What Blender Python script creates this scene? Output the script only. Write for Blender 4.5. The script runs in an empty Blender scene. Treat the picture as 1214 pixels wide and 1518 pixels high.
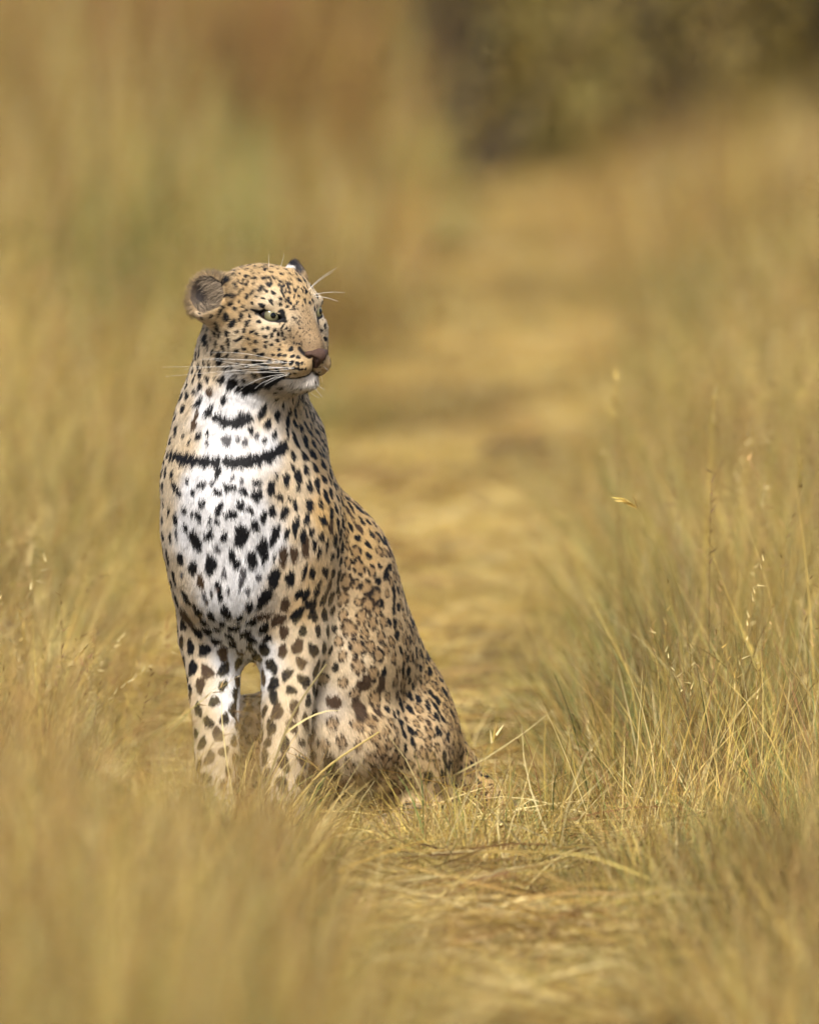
import bpy, bmesh, math, random
import numpy as np
from mathutils import Vector, Matrix, kdtree
from mathutils.bvhtree import BVHTree

# ---------------------------------------------------------------- camera, world, sun, exposure
SC = bpy.context.scene
COL = SC.collection
CAM = Vector((0.0, -20.0, 1.8))
PITCH = math.radians(3.85)
PXR = 0.001 / 20.0                       # radians-ish per photo pixel: 1 px = 1 mm at 20 m
cam_d = bpy.data.cameras.new('camera')
cam = bpy.data.objects.new('camera', cam_d); COL.objects.link(cam)
cam.location = CAM
cam.rotation_euler = (math.radians(90) - PITCH, 0, 0)
cam_d.sensor_width = 36.0
cam_d.sensor_fit = 'VERTICAL'; cam_d.sensor_height = 36.0
cam_d.lens = 36.0 / (1518 * PXR)
cam_d.clip_start = 0.5; cam_d.clip_end = 3000
cam_d.dof.use_dof = True
cam_d.dof.focus_distance = 19.93
cam_d.dof.aperture_fstop = 3.9
cam_d.dof.aperture_blades = 0
SC.camera = cam

SUN_EL, SUN_AZ = math.radians(52), math.radians(-174)     # azimuth from +Y (north), clockwise
world = bpy.data.worlds.new('World'); SC.world = world; world.use_nodes = True
nt = world.node_tree; nt.nodes.clear()
sky = nt.nodes.new('ShaderNodeTexSky'); sky.sky_type = 'NISHITA'; sky.sun_disc = False
sky.sun_elevation = SUN_EL; sky.sun_rotation = SUN_AZ
sky.air_density = 1.0; sky.dust_density = 3.0; sky.ozone_density = 1.0
bgn = nt.nodes.new('ShaderNodeBackground'); bgn.inputs['Strength'].default_value = 0.095
wo = nt.nodes.new('ShaderNodeOutputWorld')
nt.links.new(sky.outputs[0], bgn.inputs[0]); nt.links.new(bgn.outputs[0], wo.inputs[0])
sl = bpy.data.lights.new('sun', 'SUN'); sl.energy = 2.6; sl.angle = math.radians(15); sl.color = (1.0, 0.94, 0.84)
sun = bpy.data.objects.new('sun', sl); COL.objects.link(sun)
sdir = Vector((math.cos(SUN_EL) * math.sin(SUN_AZ), math.cos(SUN_EL) * math.cos(SUN_AZ), math.sin(SUN_EL)))
sun.rotation_euler = sdir.to_track_quat('Z', 'Y').to_euler(); sun.location = sdir * 30
SC.view_settings.view_transform = 'Standard'; SC.view_settings.look = 'None'
SC.view_settings.exposure = 0.95; SC.view_settings.gamma = 1.0
SC.cycles.max_bounces = 4; SC.cycles.diffuse_bounces = 2; SC.cycles.glossy_bounces = 1
SC.cycles.transmission_bounces = 2; SC.cycles.adaptive_threshold = .04; SC.cycles.use_adaptive_sampling = True; SC.cycles.adaptive_min_samples = 12
SC.cycles.caustics_reflective = False; SC.cycles.caustics_refractive = False; SC.cycles.transparent_max_bounces = 4
SC.cycles.use_denoising = True

rng = np.random.default_rng(7)
cp, sp_ = math.cos(PITCH), math.sin(PITCH)
FWD = np.array([0, cp, -sp_]); UPV = np.array([0, sp_, cp]); RGT = np.array([1.0, 0, 0])
CAMN = np.array(CAM)
def ray(px, py):
    d = FWD + RGT * ((px - 607) * PXR) + UPV * ((759 - py) * PXR)
    return d
def at(px, py, Y):
    d = ray(px, py); t = (Y - CAMN[1]) / d[1]
    return CAMN + d * t
def gnd(px, py, z=0.0):
    d = ray(px, py); t = (z - CAMN[2]) / d[2]
    return CAMN + d * t
def to_px(P):
    P = np.asarray(P, float); q = P - CAMN
    dz = q @ FWD
    return 607 + (q @ RGT) / dz / PXR, 759 - (q @ UPV) / dz / PXR

def tag(o, label=None, cat=None, group=None, kind=None):
    if label: o['label'] = label
    if cat: o['category'] = cat
    if group: o['group'] = group
    if kind: o['kind'] = kind
    return o
def link(name, data, parent=None):
    o = bpy.data.objects.new(name, data); COL.objects.link(o)
    if parent is not None: o.parent = parent
    return o
def np_mesh(name, V, F, smooth=True):
    me = bpy.data.meshes.new(name)
    V = np.asarray(V, np.float32); F = np.asarray(F, np.int32)
    me.vertices.add(len(V)); me.vertices.foreach_set('co', V.ravel())
    n = F.shape[1]
    me.loops.add(F.size); me.loops.foreach_set('vertex_index', F.ravel())
    me.polygons.add(len(F)); me.polygons.foreach_set('loop_start', np.arange(0, F.size, n, dtype=np.int32))
    me.update(calc_edges=True)
    if smooth: me.polygons.foreach_set('use_smooth', np.ones(len(F), bool))
    return me
def add_col(me, name, C, domain='POINT'):
    a = me.attributes.new(name, 'FLOAT_COLOR', domain)
    C4 = np.ones((len(C), 4), np.float32); C4[:, :3] = C
    a.data.foreach_set('color', C4.ravel())
def material(name):
    m = bpy.data.materials.new(name); m.use_nodes = True
    m.node_tree.nodes.clear()
    return m, m.node_tree.nodes, m.node_tree.links
# ---------------------------------------------------------------- ground and grass
def gnoise(x, y, s=1.0, seed=0):
    return (np.sin(x * 2.1 * s + seed) * np.sin(y * 1.7 * s + seed * 2.3) + .6 * np.sin(x * 4.7 * s + y * 2.9 * s + seed * 1.1) * np.sin(y * 5.3 * s - x * 1.3 * s)) / 1.6
m_gr, N, L = material('dry_soil')
tc0 = N.new('ShaderNodeNewGeometry')
n1 = N.new('ShaderNodeTexNoise'); n1.inputs['Scale'].default_value = 1.3; n1.inputs['Detail'].default_value = 8
n2 = N.new('ShaderNodeTexNoise'); n2.inputs['Scale'].default_value = 45; n2.inputs['Detail'].default_value = 6
L.new(tc0.outputs['Position'], n1.inputs['Vector']); L.new(tc0.outputs['Position'], n2.inputs['Vector'])
cr = N.new('ShaderNodeValToRGB'); cr.color_ramp.elements[0].position = .3; cr.color_ramp.elements[0].color = (.13, .085, .038, 1); cr.color_ramp.elements[1].position = .7; cr.color_ramp.elements[1].color = (.27, .19, .085, 1)
mxn = N.new('ShaderNodeMath'); mxn.operation = 'ADD'; mh = N.new('ShaderNodeMath'); mh.operation = 'MULTIPLY'; mh.inputs[1].default_value = .5
L.new(n1.outputs[0], mxn.inputs[0]); L.new(n2.outputs[0], mxn.inputs[1]); L.new(mxn.outputs[0], mh.inputs[0]); L.new(mh.outputs[0], cr.inputs[0])
bs = N.new('ShaderNodeBsdfPrincipled'); bs.inputs['Roughness'].default_value = .95; bs.inputs['Specular IOR Level'].default_value = .1
bp = N.new('ShaderNodeBump'); bp.inputs['Distance'].default_value = .02; L.new(n2.outputs[0], bp.inputs['Height']); L.new(bp.outputs[0], bs.inputs['Normal'])
ou = N.new('ShaderNodeOutputMaterial'); L.new(cr.outputs[0], bs.inputs['Base Color']); L.new(bs.outputs[0], ou.inputs[0])
gxs = np.concatenate([[-1500, -400, -100, -30], np.linspace(-8, 8, 65), [30, 100, 400, 1500]])
gys = np.concatenate([[-300, -100, -40, -25], np.linspace(-10, 60, 281), [80, 150, 400, 2000]])
GX, GY = np.meshgrid(gxs, gys, indexing='ij')
fade = np.exp(-np.maximum(np.abs(GX) - 6, 0) / 4) * np.exp(-np.maximum(np.abs(GY - 15) - 30, 0) / 6)
G0 = -.034                                    # ground level under the animal
def relief(x, y): return .012 * gnoise(x, y, 1.6, 3)
GZ = relief(GX, GY) * fade - .012 + G0
nx_, ny_ = GX.shape
ii = np.arange(nx_ * ny_).reshape(nx_, ny_)
gq = np.stack([ii[:-1, :-1], ii[1:, :-1], ii[1:, 1:], ii[:-1, 1:]], -1).reshape(-1, 4)
gme = np_mesh('ground', np.stack([GX, GY, GZ], -1).reshape(-1, 3), gq); gme.materials.append(m_gr)
ground = link('ground', gme); tag(ground, 'dry sandy soil under the trampled straw path', 'ground', kind='structure')

STRAW = np.array([(.53, .390, .125), (.60, .470, .190), (.44, .300, .085), (.65, .550, .29), (.30, .190, .065), (.50, .395, .115)]) * 1.07
GREEN = np.array([(.19, .245, .075), (.26, .30, .10), (.13, .19, .055), (.33, .345, .13)])
RUST = np.array([(.30, .165, .075), (.24, .125, .06), (.38, .24, .11)])
class Tuft:
    def __init__(self): self.V = []; self.Q = []; self.C = []; self.n = 0
    def blade(self, p0, d0, d1, L, w, col, seg=5, droop=.0, tipcol=None):
        t = np.linspace(0, 1, seg + 1)
        dirs = d0[None] * (1 - t[:, None]) + d1[None] * t[:, None]; dirs[:, 2] -= droop * t * t
        dirs /= np.linalg.norm(dirs, axis=1, keepdims=True)
        pts = p0 + np.concatenate([[np.zeros(3)], np.cumsum(dirs[:-1] * L / seg, 0)])
        side = np.cross(dirs[0], rng.normal(0, 1, 3)); side /= np.linalg.norm(side) + 1e-9
        ww = w * np.clip(1.15 - t ** 1.6, .08, 1)[:, None] * .5
        self.V.append(np.stack([pts - side * ww, pts + side * ww], 1).reshape(-1, 3))
        k = np.arange(seg) * 2 + self.n
        self.Q.append(np.stack([k, k + 1, k + 3, k + 2], 1)); self.n += 2 * (seg + 1)
        c = np.repeat(col[None], 2 * (seg + 1), 0) if tipcol is None else col + (tipcol - col) * np.repeat(t, 2)[:, None]
        self.C.append(c)
        return pts, dirs
    def mesh(self, name, mat):
        me = np_mesh(name, np.concatenate(self.V), np.concatenate(self.Q)); add_col(me, 'blade', np.concatenate(self.C)); me.materials.append(mat)
        return me
m_gs, N, L = material('grass')
a1 = N.new('ShaderNodeAttribute'); a1.attribute_name = 'blade'
ge = N.new('ShaderNodeNewGeometry')
n1 = N.new('ShaderNodeTexNoise'); n1.inputs['Scale'].default_value = 1.5; n1.inputs['Detail'].default_value = 3; L.new(ge.outputs['Position'], n1.inputs['Vector'])
cr = N.new('ShaderNodeValToRGB'); e = cr.color_ramp.elements; e[0].position = .32; e[0].color = (.55, .46, .36, 1); e[1].position = .66; e[1].color = (1.22, 1.18, 1.04, 1)
el = cr.color_ramp.elements.new(.5); el.color = (1.0, .97, .84, 1)
L.new(n1.outputs[0], cr.inputs[0])
oi = N.new('ShaderNodeObjectInfo'); mr = N.new('ShaderNodeMapRange'); mr.inputs[3].default_value = .48; mr.inputs[4].default_value = 1.32; L.new(oi.outputs['Random'], mr.inputs[0])
vs = N.new('ShaderNodeVectorMath'); vs.operation = 'SCALE'; L.new(cr.outputs[0], vs.inputs[0]); L.new(mr.outputs[0], vs.inputs['Scale'])
mu = N.new('ShaderNodeMix'); mu.data_type = 'RGBA'; mu.blend_type = 'MULTIPLY'; mu.inputs[0].default_value = 1
L.new(a1.outputs['Color'], mu.inputs[6]); L.new(vs.outputs[0], mu.inputs[7])
df = N.new('ShaderNodeBsdfPrincipled'); df.inputs['Roughness'].default_value = .6; df.inputs['Specular IOR Level'].default_value = .25
tr = N.new('ShaderNodeBsdfTranslucent'); ms = N.new('ShaderNodeMixShader'); ms.inputs[0].default_value = .24
ou = N.new('ShaderNodeOutputMaterial')
L.new(mu.outputs[2], df.inputs['Base Color']); L.new(mu.outputs[2], tr.inputs['Color']); L.new(df.outputs[0], ms.inputs[1]); L.new(tr.outputs[0], ms.inputs[2]); L.new(ms.outputs[0], ou.inputs[0])

def pickc(pal, j=.10): return pal[rng.integers(len(pal))] * np.exp(rng.normal(0, j))
def up_dir(lean):
    a = rng.uniform(0, 2 * math.pi); s = abs(rng.normal(0, lean)); return np.array([math.cos(a) * s, math.sin(a) * s, 1.0])
def clump(nb, h0, h1, rad, lean, w, pal, green=.0, rust=.0, seeds=0, droop=.35):
    T_ = Tuft()
    for b in range(nb):
        a = rng.uniform(0, 2 * math.pi); r = rad * math.sqrt(rng.random()); p = np.array([math.cos(a) * r, math.sin(a) * r, -.02])
        d0 = up_dir(lean); d0[:2] += p[:2] / rad * lean * .7
        d1 = d0 + np.array([*rng.normal(0, .35, 2), 0])
        u = rng.random(); c = pickc(GREEN) if u < green else pickc(RUST) if u < green + rust else pickc(pal)
        T_.blade(p, d0, d1, rng.uniform(h0, h1), w * rng.uniform(.6, 1.3), c, 5, droop * rng.uniform(.2, 1.6), pickc(STRAW) if u < green and rng.random() < .3 else None)
    for b in range(seeds):
        a = rng.uniform(0, 2 * math.pi); r = rad * math.sqrt(rng.random()); p = np.array([math.cos(a) * r, math.sin(a) * r, -.02])
        d0 = up_dir(lean * .6); c = pickc(RUST if rng.random() < .45 else STRAW)
        Lb = h1 * rng.uniform(.95, 1.3)
        pts, dirs = T_.blade(p, d0, d0 + np.array([*rng.normal(0, .25, 2), 0]), Lb, .0016, c, 7, .3)
        hc_ = pickc(RUST) if rng.random() < .65 else pickc(STRAW)
        for q in range(10):                       # spikelets
            t = 1 - q * .028; i = min(int(t * 7), 6); f = t * 7 - i
            pp = pts[i] * (1 - f) + pts[i + 1] * f
            sd = dirs[i] * .8 + rng.normal(0, .42, 3)
            T_.blade(pp, sd, sd, rng.uniform(.012, .026), .0028, hc_ * rng.uniform(.7, 1.3), 2)
    return T_
def litter(nb, L0, L1, rad, w, pal, zmax):
    T_ = Tuft()
    for b in range(nb):
        p = np.array([*rng.uniform(-rad, rad, 2), rng.uniform(-.004, zmax)])
        a = rng.uniform(0, 2 * math.pi); d = np.array([math.cos(a), math.sin(a), rng.normal(.06, .16)])
        d1 = d + np.array([*rng.normal(0, .5, 2), -.12 + rng.normal(0, .15)])
        T_.blade(p, d, d1, rng.uniform(L0, L1), w * rng.uniform(.5, 1.4), pickc(pal, .16), 4, .25)
    return T_
def variants(name, makers):
    c = bpy.data.collections.new(name)
    for i, t in enumerate(makers):
        o = bpy.data.objects.new('%s_%02d' % (name, i), t.mesh('%s_%02d' % (name, i), m_gs)); c.objects.link(o)
    return c, len(makers)
DRY = variants('dry_tuft', [clump(120, .24, .62, .13, .20, .0030, STRAW, .05, .08, 2) for _ in range(5)] + [clump(110, .26, .60, .13, .28, .0027, STRAW, .12, .12, 7) for _ in range(4)])
FINE = variants('fine_tuft', [clump(150, .14, .55, .13, .58, .0019, STRAW, .20, .14, 5, .7) for _ in range(5)] + [clump(140, .16, .5, .13, .80, .0020, STRAW, .40, .14, 3, .7) for _ in range(4)])
GRN = variants('green_tuft', [clump(80, .18, .5, .10, .30, .0034, STRAW, .75, .04, 0, .5) for _ in range(4)])
TALL = variants('tall_tuft', [clump(150, .30, .66, .26, .17, .0048, STRAW, .04, .24, 0, .25) for _ in range(6)])
DIM = variants('dim_tuft', [clump(150, .30, .66, .26, .17, .0048, np.concatenate([STRAW[[2, 4, 0]] * .85, RUST]), .02, .2, 0, .25) for _ in range(5)])  # brown palette, darkened so the dim far background is in its colour
TGRN = variants('tall_green_tuft', [clump(110, .24, .56, .22, .24, .0050, np.array([(.17, .225, .055), (.21, .25, .065)]), .9, .0, 0, .4) for _ in range(3)])
LIT = variants('straw_bit', [litter(400, .08, .26, .34, .0027, np.concatenate([STRAW, STRAW[[1, 3, 0, 4]] * .92, RUST[:1]]), .045) for _ in range(8)])
SHORT = variants('short_tuft', [clump(70, .06, .20, .12, .75, .0025, STRAW, .12, .08, 0, .8) for _ in range(6)])

def scatter(name, var, pts, scl, label, tilt=.12, zs=None, sclz=None):
    n = len(pts); me = bpy.data.meshes.new(name)
    me.vertices.add(n); me.vertices.foreach_set('co', np.asarray(pts, np.float32).ravel())
    rot = np.stack([rng.normal(0, tilt, n), rng.normal(0, tilt, n), rng.uniform(0, 6.283, n)], 1).astype(np.float32)
    a = me.attributes.new('rot', 'FLOAT_VECTOR', 'POINT'); a.data.foreach_set('vector', rot.ravel())
    s3 = np.stack([scl ** .5, scl ** .5, scl if sclz is None else sclz], 1).astype(np.float32)
    a = me.attributes.new('scl', 'FLOAT_VECTOR', 'POINT'); a.data.foreach_set('vector', s3.ravel())
    a = me.attributes.new('pick', 'INT', 'POINT'); a.data.foreach_set('value', rng.integers(0, var[1], n).astype(np.int32))
    o = link(name, me)
    ng = bpy.data.node_groups.new(name, 'GeometryNodeTree')
    ng.interface.new_socket('Geometry', in_out='INPUT', socket_type='NodeSocketGeometry'); ng.interface.new_socket('Geometry', in_out='OUTPUT', socket_type='NodeSocketGeometry')
    gi = ng.nodes.new('NodeGroupInput'); go = ng.nodes.new('NodeGroupOutput')
    ci = ng.nodes.new('GeometryNodeCollectionInfo'); ci.inputs[0].default_value = var[0]; ci.inputs['Separate Children'].default_value = True; ci.inputs['Reset Children'].default_value = True
    ip = ng.nodes.new('GeometryNodeInstanceOnPoints'); ip.inputs['Pick Instance'].default_value = True
    def named(nm, ty):
        q = ng.nodes.new('GeometryNodeInputNamedAttribute'); q.data_type = ty; q.inputs[0].default_value = nm; return q.outputs[0]
    ng.links.new(gi.outputs[0], ip.inputs['Points']); ng.links.new(ci.outputs[0], ip.inputs['Instance'])
    ng.links.new(named('pick', 'INT'), ip.inputs['Instance Index'])
    er = ng.nodes.new('FunctionNodeEulerToRotation'); ng.links.new(named('rot', 'FLOAT_VECTOR'), er.inputs[0]); ng.links.new(er.outputs[0], ip.inputs['Rotation'])
    ng.links.new(named('scl', 'FLOAT_VECTOR'), ip.inputs['Scale']); ng.links.new(ip.outputs[0], go.inputs[0])
    md = o.modifiers.new('scatter', 'NODES'); md.node_group = ng
    tag(o, label, 'grass', kind='stuff')
    print(name, n)
    return o
# the trampled path between two edges, read at ground level in the photograph
PY = np.array([100, 230, 320, 450, 560, 640, 760, 900, 1000, 1100, 1210, 1300, 1400, 1520, 1700, 2200])
XL = np.array([640, 640, 620, 590, 550, 515, 430, 330, 250, 225, 270, 400, 480, 520, 530, 520])
XR = np.array([780, 790, 815, 840, 850, 855, 845, 800, 770, 745, 760, 800, 860, 930, 980, 1050])
def field(n, y0, y1, margin=1.1):
    """random ground points inside the view wedge plus a margin, even per square metre"""
    Y = rng.uniform(y0, y1, n * 3); hw = (Y + 20) * 607 * PXR + margin; hmax = (y1 + 20) * 607 * PXR + margin
    k = rng.random(n * 3) < hw / hmax; Y = Y[k][:n]; hw = hw[k][:n]
    X = rng.uniform(-1, 1, len(Y)) * hw
    P = np.stack([X, Y, relief(X, Y) - .012 + G0], 1)
    px, py = to_px(P)
    return P, px, py
def edge(px, py): return np.interp(py, PY, XL) - px, px - np.interp(py, PY, XR)       # >0: outside to the left / right (pixels at that depth)
LC = at(470, 1150, .10)
def clear_leo(P):
    d = P[:, :2] - LC[:2]; c, s = .51, .86
    a = d[:, 0] * -c + d[:, 1] * -s; b = d[:, 0] * s - d[:, 1] * c
    return (a / .40) ** 2 + (b / .235) ** 2 > 1
def sm(x, a, b): t = np.clip((x - a) / (b - a), 0, 1); return t * t * (3 - 2 * t)
def mpx(P): return 1 / ((P[:, 1] + 20) * PXR)       # pixels per metre at that depth
# 1 straw lying everywhere
P, px, py = field(1150, -4.2, 26)
l_, r_ = edge(px, py)
k = rng.random(len(P)) < np.where((l_ < 0) & (r_ < 0), 1, .45); k &= clear_leo(P) | (rng.random(len(P)) < .35)
P = P[k]; P[:, 2] += .004
scatter('straw_litter', LIT, P, rng.uniform(.7, 1.15, len(P)), 'flattened pale straw covering the path around the leopard', .05)
# 2 short tufts over the path and at its edges
P, px, py = field(1300, -4.2, 28)
l_, r_ = edge(px, py); ins = np.maximum(l_, r_) / mpx(P)
k = (rng.random(len(P)) < np.where(ins < -.05, .42, .9)) & clear_leo(P)
P = P[k]; scatter('short_grass', SHORT, P, rng.uniform(.5, 1.15, len(P)), 'short bent straw tufts scattered along the trampled path', .2)
# 3 near grass, both sides (in focus around the animal's depth)
P, px, py = field(4400, -6.5, 9.5, 1.6)
l_, r_ = edge(px, py); L_, R_ = l_ / mpx(P), r_ / mpx(P)
nse = gnoise(P[:, 0], P[:, 1], 1.5, 5)
left = (L_ > 0) & (rng.random(len(P)) < .75); right = (R_ > 0)
hl_ = np.interp(P[:, 1], [-6.5, -3.0, -1.6, -.7, .5, 3, 6, 9.5], [.80, .78, .55, .34, .42, .60, .70, .85]) * (.35 + .65 * sm(L_, 0, .22))
hr_ = np.interp(P[:, 1], [-6.5, -3, -1.5, 0, 2, 5, 9.5], [.62, .60, .62, .70, .72, .72, .85]) * (.30 + .70 * sm(R_, 0, .35))
h = np.where(left, hl_, hr_) * rng.uniform(.65, 1.15, len(P)) * (1 + .25 * nse)
keep = (left | right) & clear_leo(P) & ((px < 2000) & (px > -800))
# keep the animal's legs in view: only low grass in the strip before it
front = (P[:, 1] < -.1) & (px < 780)
lim = (py - np.interp(px, [0, 120, 230, 300, 400, 500, 620, 760], [930, 985, 1050, 1095, 1155, 1205, 1240, 1200])) / mpx(P) / .56
h = np.where(front & (px < 560), np.clip(lim * rng.uniform(.68, 1.02, len(P)), .10, 1.1), np.where(front, np.clip(lim * rng.uniform(.6, 1, len(P)), .08, h), h))
limr = (py - np.interp(px, [760, 850, 950, 1100, 1214, 1500], [1240, 1160, 1075, 1010, 970, 950])) / mpx(P) / .56
fr = (P[:, 1] < -.45) & (px >= 780); h = np.where(fr, np.clip(limr * rng.uniform(.6, 1.1, len(P)), .10, h * 1.1), h)
u = rng.random(len(P))
gr = keep & (u < np.where(right & (P[:, 1] > -2.2) & (P[:, 1] < 3), .55, .30) * (1 + 1.2 * nse))
fi = keep & ~gr & (u < .62); dr = keep & ~gr & ~fi
scatter('fine_grass', FINE, P[fi], h[fi] * 1.15, 'fine golden grass with thin seed stems beside the path', .15)
scatter('dry_grass', DRY, P[dr], h[dr], 'dense dry golden grass tufts beside the path', .12)
scatter('green_grass', GRN, P[gr], h[gr] * .85, 'greenish blades growing among the dry tufts', .15)
# low straw standing right before the paws and haunch
n_ = 260; pxs = rng.uniform(250, 745, n_); pys = np.interp(pxs, [250, 330, 450, 600, 745], [1255, 1262, 1270, 1256, 1235]) + rng.uniform(0, 75, n_)
P = np.array([gnd(a, b, G0) for a, b in zip(pxs, pys)]); P[:, 2] -= .012
scatter('low_straw', SHORT, P, np.interp(pxs, [250, 330, 390, 450, 600, 690, 745], [1.15, 1.05, .72, .50, .40, .65, 1.1]) * rng.uniform(.6, 1.3, n_), "low tangled straw standing right before the leopard's paws", .2)
# 4 tall grass behind
P, px, py = field(1600, 9.0, 34, 2.6)
l_, r_ = edge(px, py); L_, R_ = l_ / mpx(P), r_ / mpx(P)
nse = gnoise(P[:, 0], P[:, 1], .8, 11)
left = L_ > -.03; right = R_ > -.03
h = np.where(left, np.interp(P[:, 1], [9, 12, 16, 36], [.9, 1.35, 1.9, 2.3]) * (.35 + .65 * sm(L_, 0, .55)), np.interp(P[:, 1], [9, 12, 17, 22, 36], [.85, 1.0, .92, .72, .4]) * (.22 + .78 * sm(R_, .0, .62)))
h *= rng.uniform(.6, 1.15, len(P)) * (1 + .30 * nse)
keep = (left | right) & (rng.random(len(P)) < np.where(P[:, 1] < 20, .95, .6))
pg = sum(np.exp(-((px - a) / wa) ** 2 - ((P[:, 1] - b) / wb) ** 2) for a, b, wa, wb in ((60, 11, 230, 3.5), (545, 9.5, 110, 3), (1060, 10.5, 230, 4), (640, 21, 110, 5), (330, 14, 120, 3)))
gr = keep & (rng.random(len(P)) < np.clip(.12 + .75 * pg, 0, .85))
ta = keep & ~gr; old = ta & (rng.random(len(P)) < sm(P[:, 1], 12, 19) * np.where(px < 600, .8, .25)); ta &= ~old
scatter('old_grass', DIM, P[old], h[old], 'brownish grass far behind the golden tufts, background darkness put into its colour', .10)
scatter('tall_grass', TALL, P[ta], h[ta], 'tall blurred golden grass standing behind the leopard', .10)
scatter('tall_green_grass', TGRN, P[gr], h[gr] * .75, 'pale green grass patches low in the blurred background', .12)

# ---- shrubs closing the end of the path
m_lf, N, L = material('shrub_leaf')
a1 = N.new('ShaderNodeAttribute'); a1.attribute_name = 'blade'
df = N.new('ShaderNodeBsdfPrincipled'); df.inputs['Roughness'].default_value = .6; tr = N.new('ShaderNodeBsdfTranslucent'); ms = N.new('ShaderNodeMixShader'); ms.inputs[0].default_value = .3
ou = N.new('ShaderNodeOutputMaterial'); L.new(a1.outputs['Color'], df.inputs['Base Color']); L.new(a1.outputs['Color'], tr.inputs['Color']); L.new(df.outputs[0], ms.inputs[1]); L.new(tr.outputs[0], ms.inputs[2]); L.new(ms.outputs[0], ou.inputs[0])
m_bk, N, L = material('shrub_bark')
bs = N.new('ShaderNodeBsdfPrincipled'); bs.inputs['Roughness'].default_value = .9; nz = N.new('ShaderNodeTexNoise'); nz.inputs['Scale'].default_value = 30; cr = N.new('ShaderNodeValToRGB')
cr.color_ramp.elements[0].color = (.05, .035, .022, 1); cr.color_ramp.elements[1].color = (.13, .095, .06, 1); ou = N.new('ShaderNodeOutputMaterial')
L.new(nz.outputs[0], cr.inputs[0]); L.new(cr.outputs[0], bs.inputs['Base Color']); L.new(bs.outputs[0], ou.inputs[0])
def stem_tube(pts, r0, r1, ns=6):
    pts = np.asarray(pts, float); V = []; n = len(pts)
    for i, p in enumerate(pts):
        t = pts[min(i + 1, n - 1)] - pts[max(i - 1, 0)]; t /= np.linalg.norm(t) + 1e-12
        a = np.cross(t, [.83, .21, .13]); a /= np.linalg.norm(a) + 1e-12; b = np.cross(t, a)
        r = r0 + (r1 - r0) * i / (n - 1)
        for j in range(ns):
            q = 2 * math.pi * j / ns; V.append(p + (a * math.cos(q) + b * math.sin(q)) * r)
    return np.array(V), np.array([(i * ns + j, i * ns + (j + 1) % ns, (i + 1) * ns + (j + 1) % ns, (i + 1) * ns + j) for i in range(n - 1) for j in range(ns)])
def make_shrub(rx, hz, nleaf):
    root = link('shrub', None)
    tips = []; V = []; Q = []; n = 0
    for b in range(9):
        a = rng.uniform(0, 6.283); e = np.array([math.cos(a) * rx * rng.uniform(.3, .8), math.sin(a) * rx * rng.uniform(.3, .8), hz * rng.uniform(.55, .9)])
        mid = e * .5 + np.array([0, 0, hz * .12]) + rng.normal(0, .08, 3)
        t = np.linspace(0, 1, 7)[:, None]; pts = (1 - t) ** 2 * np.zeros(3) + 2 * t * (1 - t) * mid + t * t * e; pts[:, 2] -= .05
        v, q = stem_tube(pts, .05, .012); V.append(v); Q.append(q + n); n += len(v); tips += [pts[-1], pts[4], pts[5]]
    tr_ = link('trunk', np_mesh('shrub_trunk', np.concatenate(V), np.concatenate(Q)), root); tr_.data.materials.append(m_bk)
    cen = []
    for c in range(60):
        a = rng.uniform(0, 6.283); zz = rng.uniform(.06, 1); rr = math.sqrt(max(0, 1 - (zz - .35) ** 2 / .5)) * rng.uniform(.35, 1)
        cen.append((math.cos(a) * rx * rr, math.sin(a) * rx * rr, zz * hz, rng.uniform(.14, .30)))
    cen = np.array(cen + [(*t, .2) for t in tips])
    k = rng.integers(0, len(cen), nleaf); P_ = cen[k, :3] + rng.normal(0, 1, (nleaf, 3)) * cen[k, 3:4] * .75; P_[:, 2] = np.maximum(P_[:, 2], .03)
    d = rng.normal(0, 1, (nleaf, 3)); d /= np.linalg.norm(d, axis=1, keepdims=True); s = np.cross(d, rng.normal(0, 1, (nleaf, 3))); s /= np.linalg.norm(s, axis=1, keepdims=True)
    ll = rng.uniform(.03, .06, (nleaf, 1)); ww = ll * .34
    LV = np.stack([P_, P_ + d * ll * .5 + s * ww, P_ + d * ll, P_ + d * ll * .5 - s * ww], 1).reshape(-1, 3)
    cc = np.array([(.36, .27, .065), (.42, .31, .08), (.30, .25, .06), (.44, .32, .095)])[k % 4] * rng.uniform(.7, 1.3, (nleaf, 1))
    me = np_mesh('shrub_crown', LV, np.arange(nleaf * 4).reshape(-1, 4), False); add_col(me, 'blade', np.repeat(cc, 4, 0)); me.materials.append(m_lf)
    link('crown', me, root)
    return root
protos = [make_shrub(1.25, 2.3, 9000), make_shrub(1.0, 1.9, 7000)]
SHR = [(690, 22.5, 0), (820, 24.0, 1), (985, 23.0, 0), (1130, 24.5, 1), (1300, 23.5, 0), (565, 27.0, 1), (300, 36.5, 0), (80, 37.0, 1), (880, 34.5, 0)]
for i, (px_, Y_, kd_) in enumerate(SHR):
    if i < 2: r = protos[kd_]
    else:
        s_ = protos[kd_]; r = s_.copy(); COL.objects.link(r)
        for ch in s_.children:
            c = ch.copy(); COL.objects.link(c); c.parent = r
    q = at(px_, 300, Y_); r.location = (q[0], Y_, G0 - .03); r.rotation_euler = (0, 0, i * 1.9); s_ = .85 + .3 * ((i * 37) % 10) / 10; r.scale = (s_, s_, s_)
    tag(r, 'dark olive shrub in the blurred background where the path ends' if px_ > 500 else 'dark olive shrub half hidden behind the tall golden grass', 'shrub', 'shrubs at the end of the path' if px_ > 500 else 'shrubs behind the tall grass')
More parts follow.
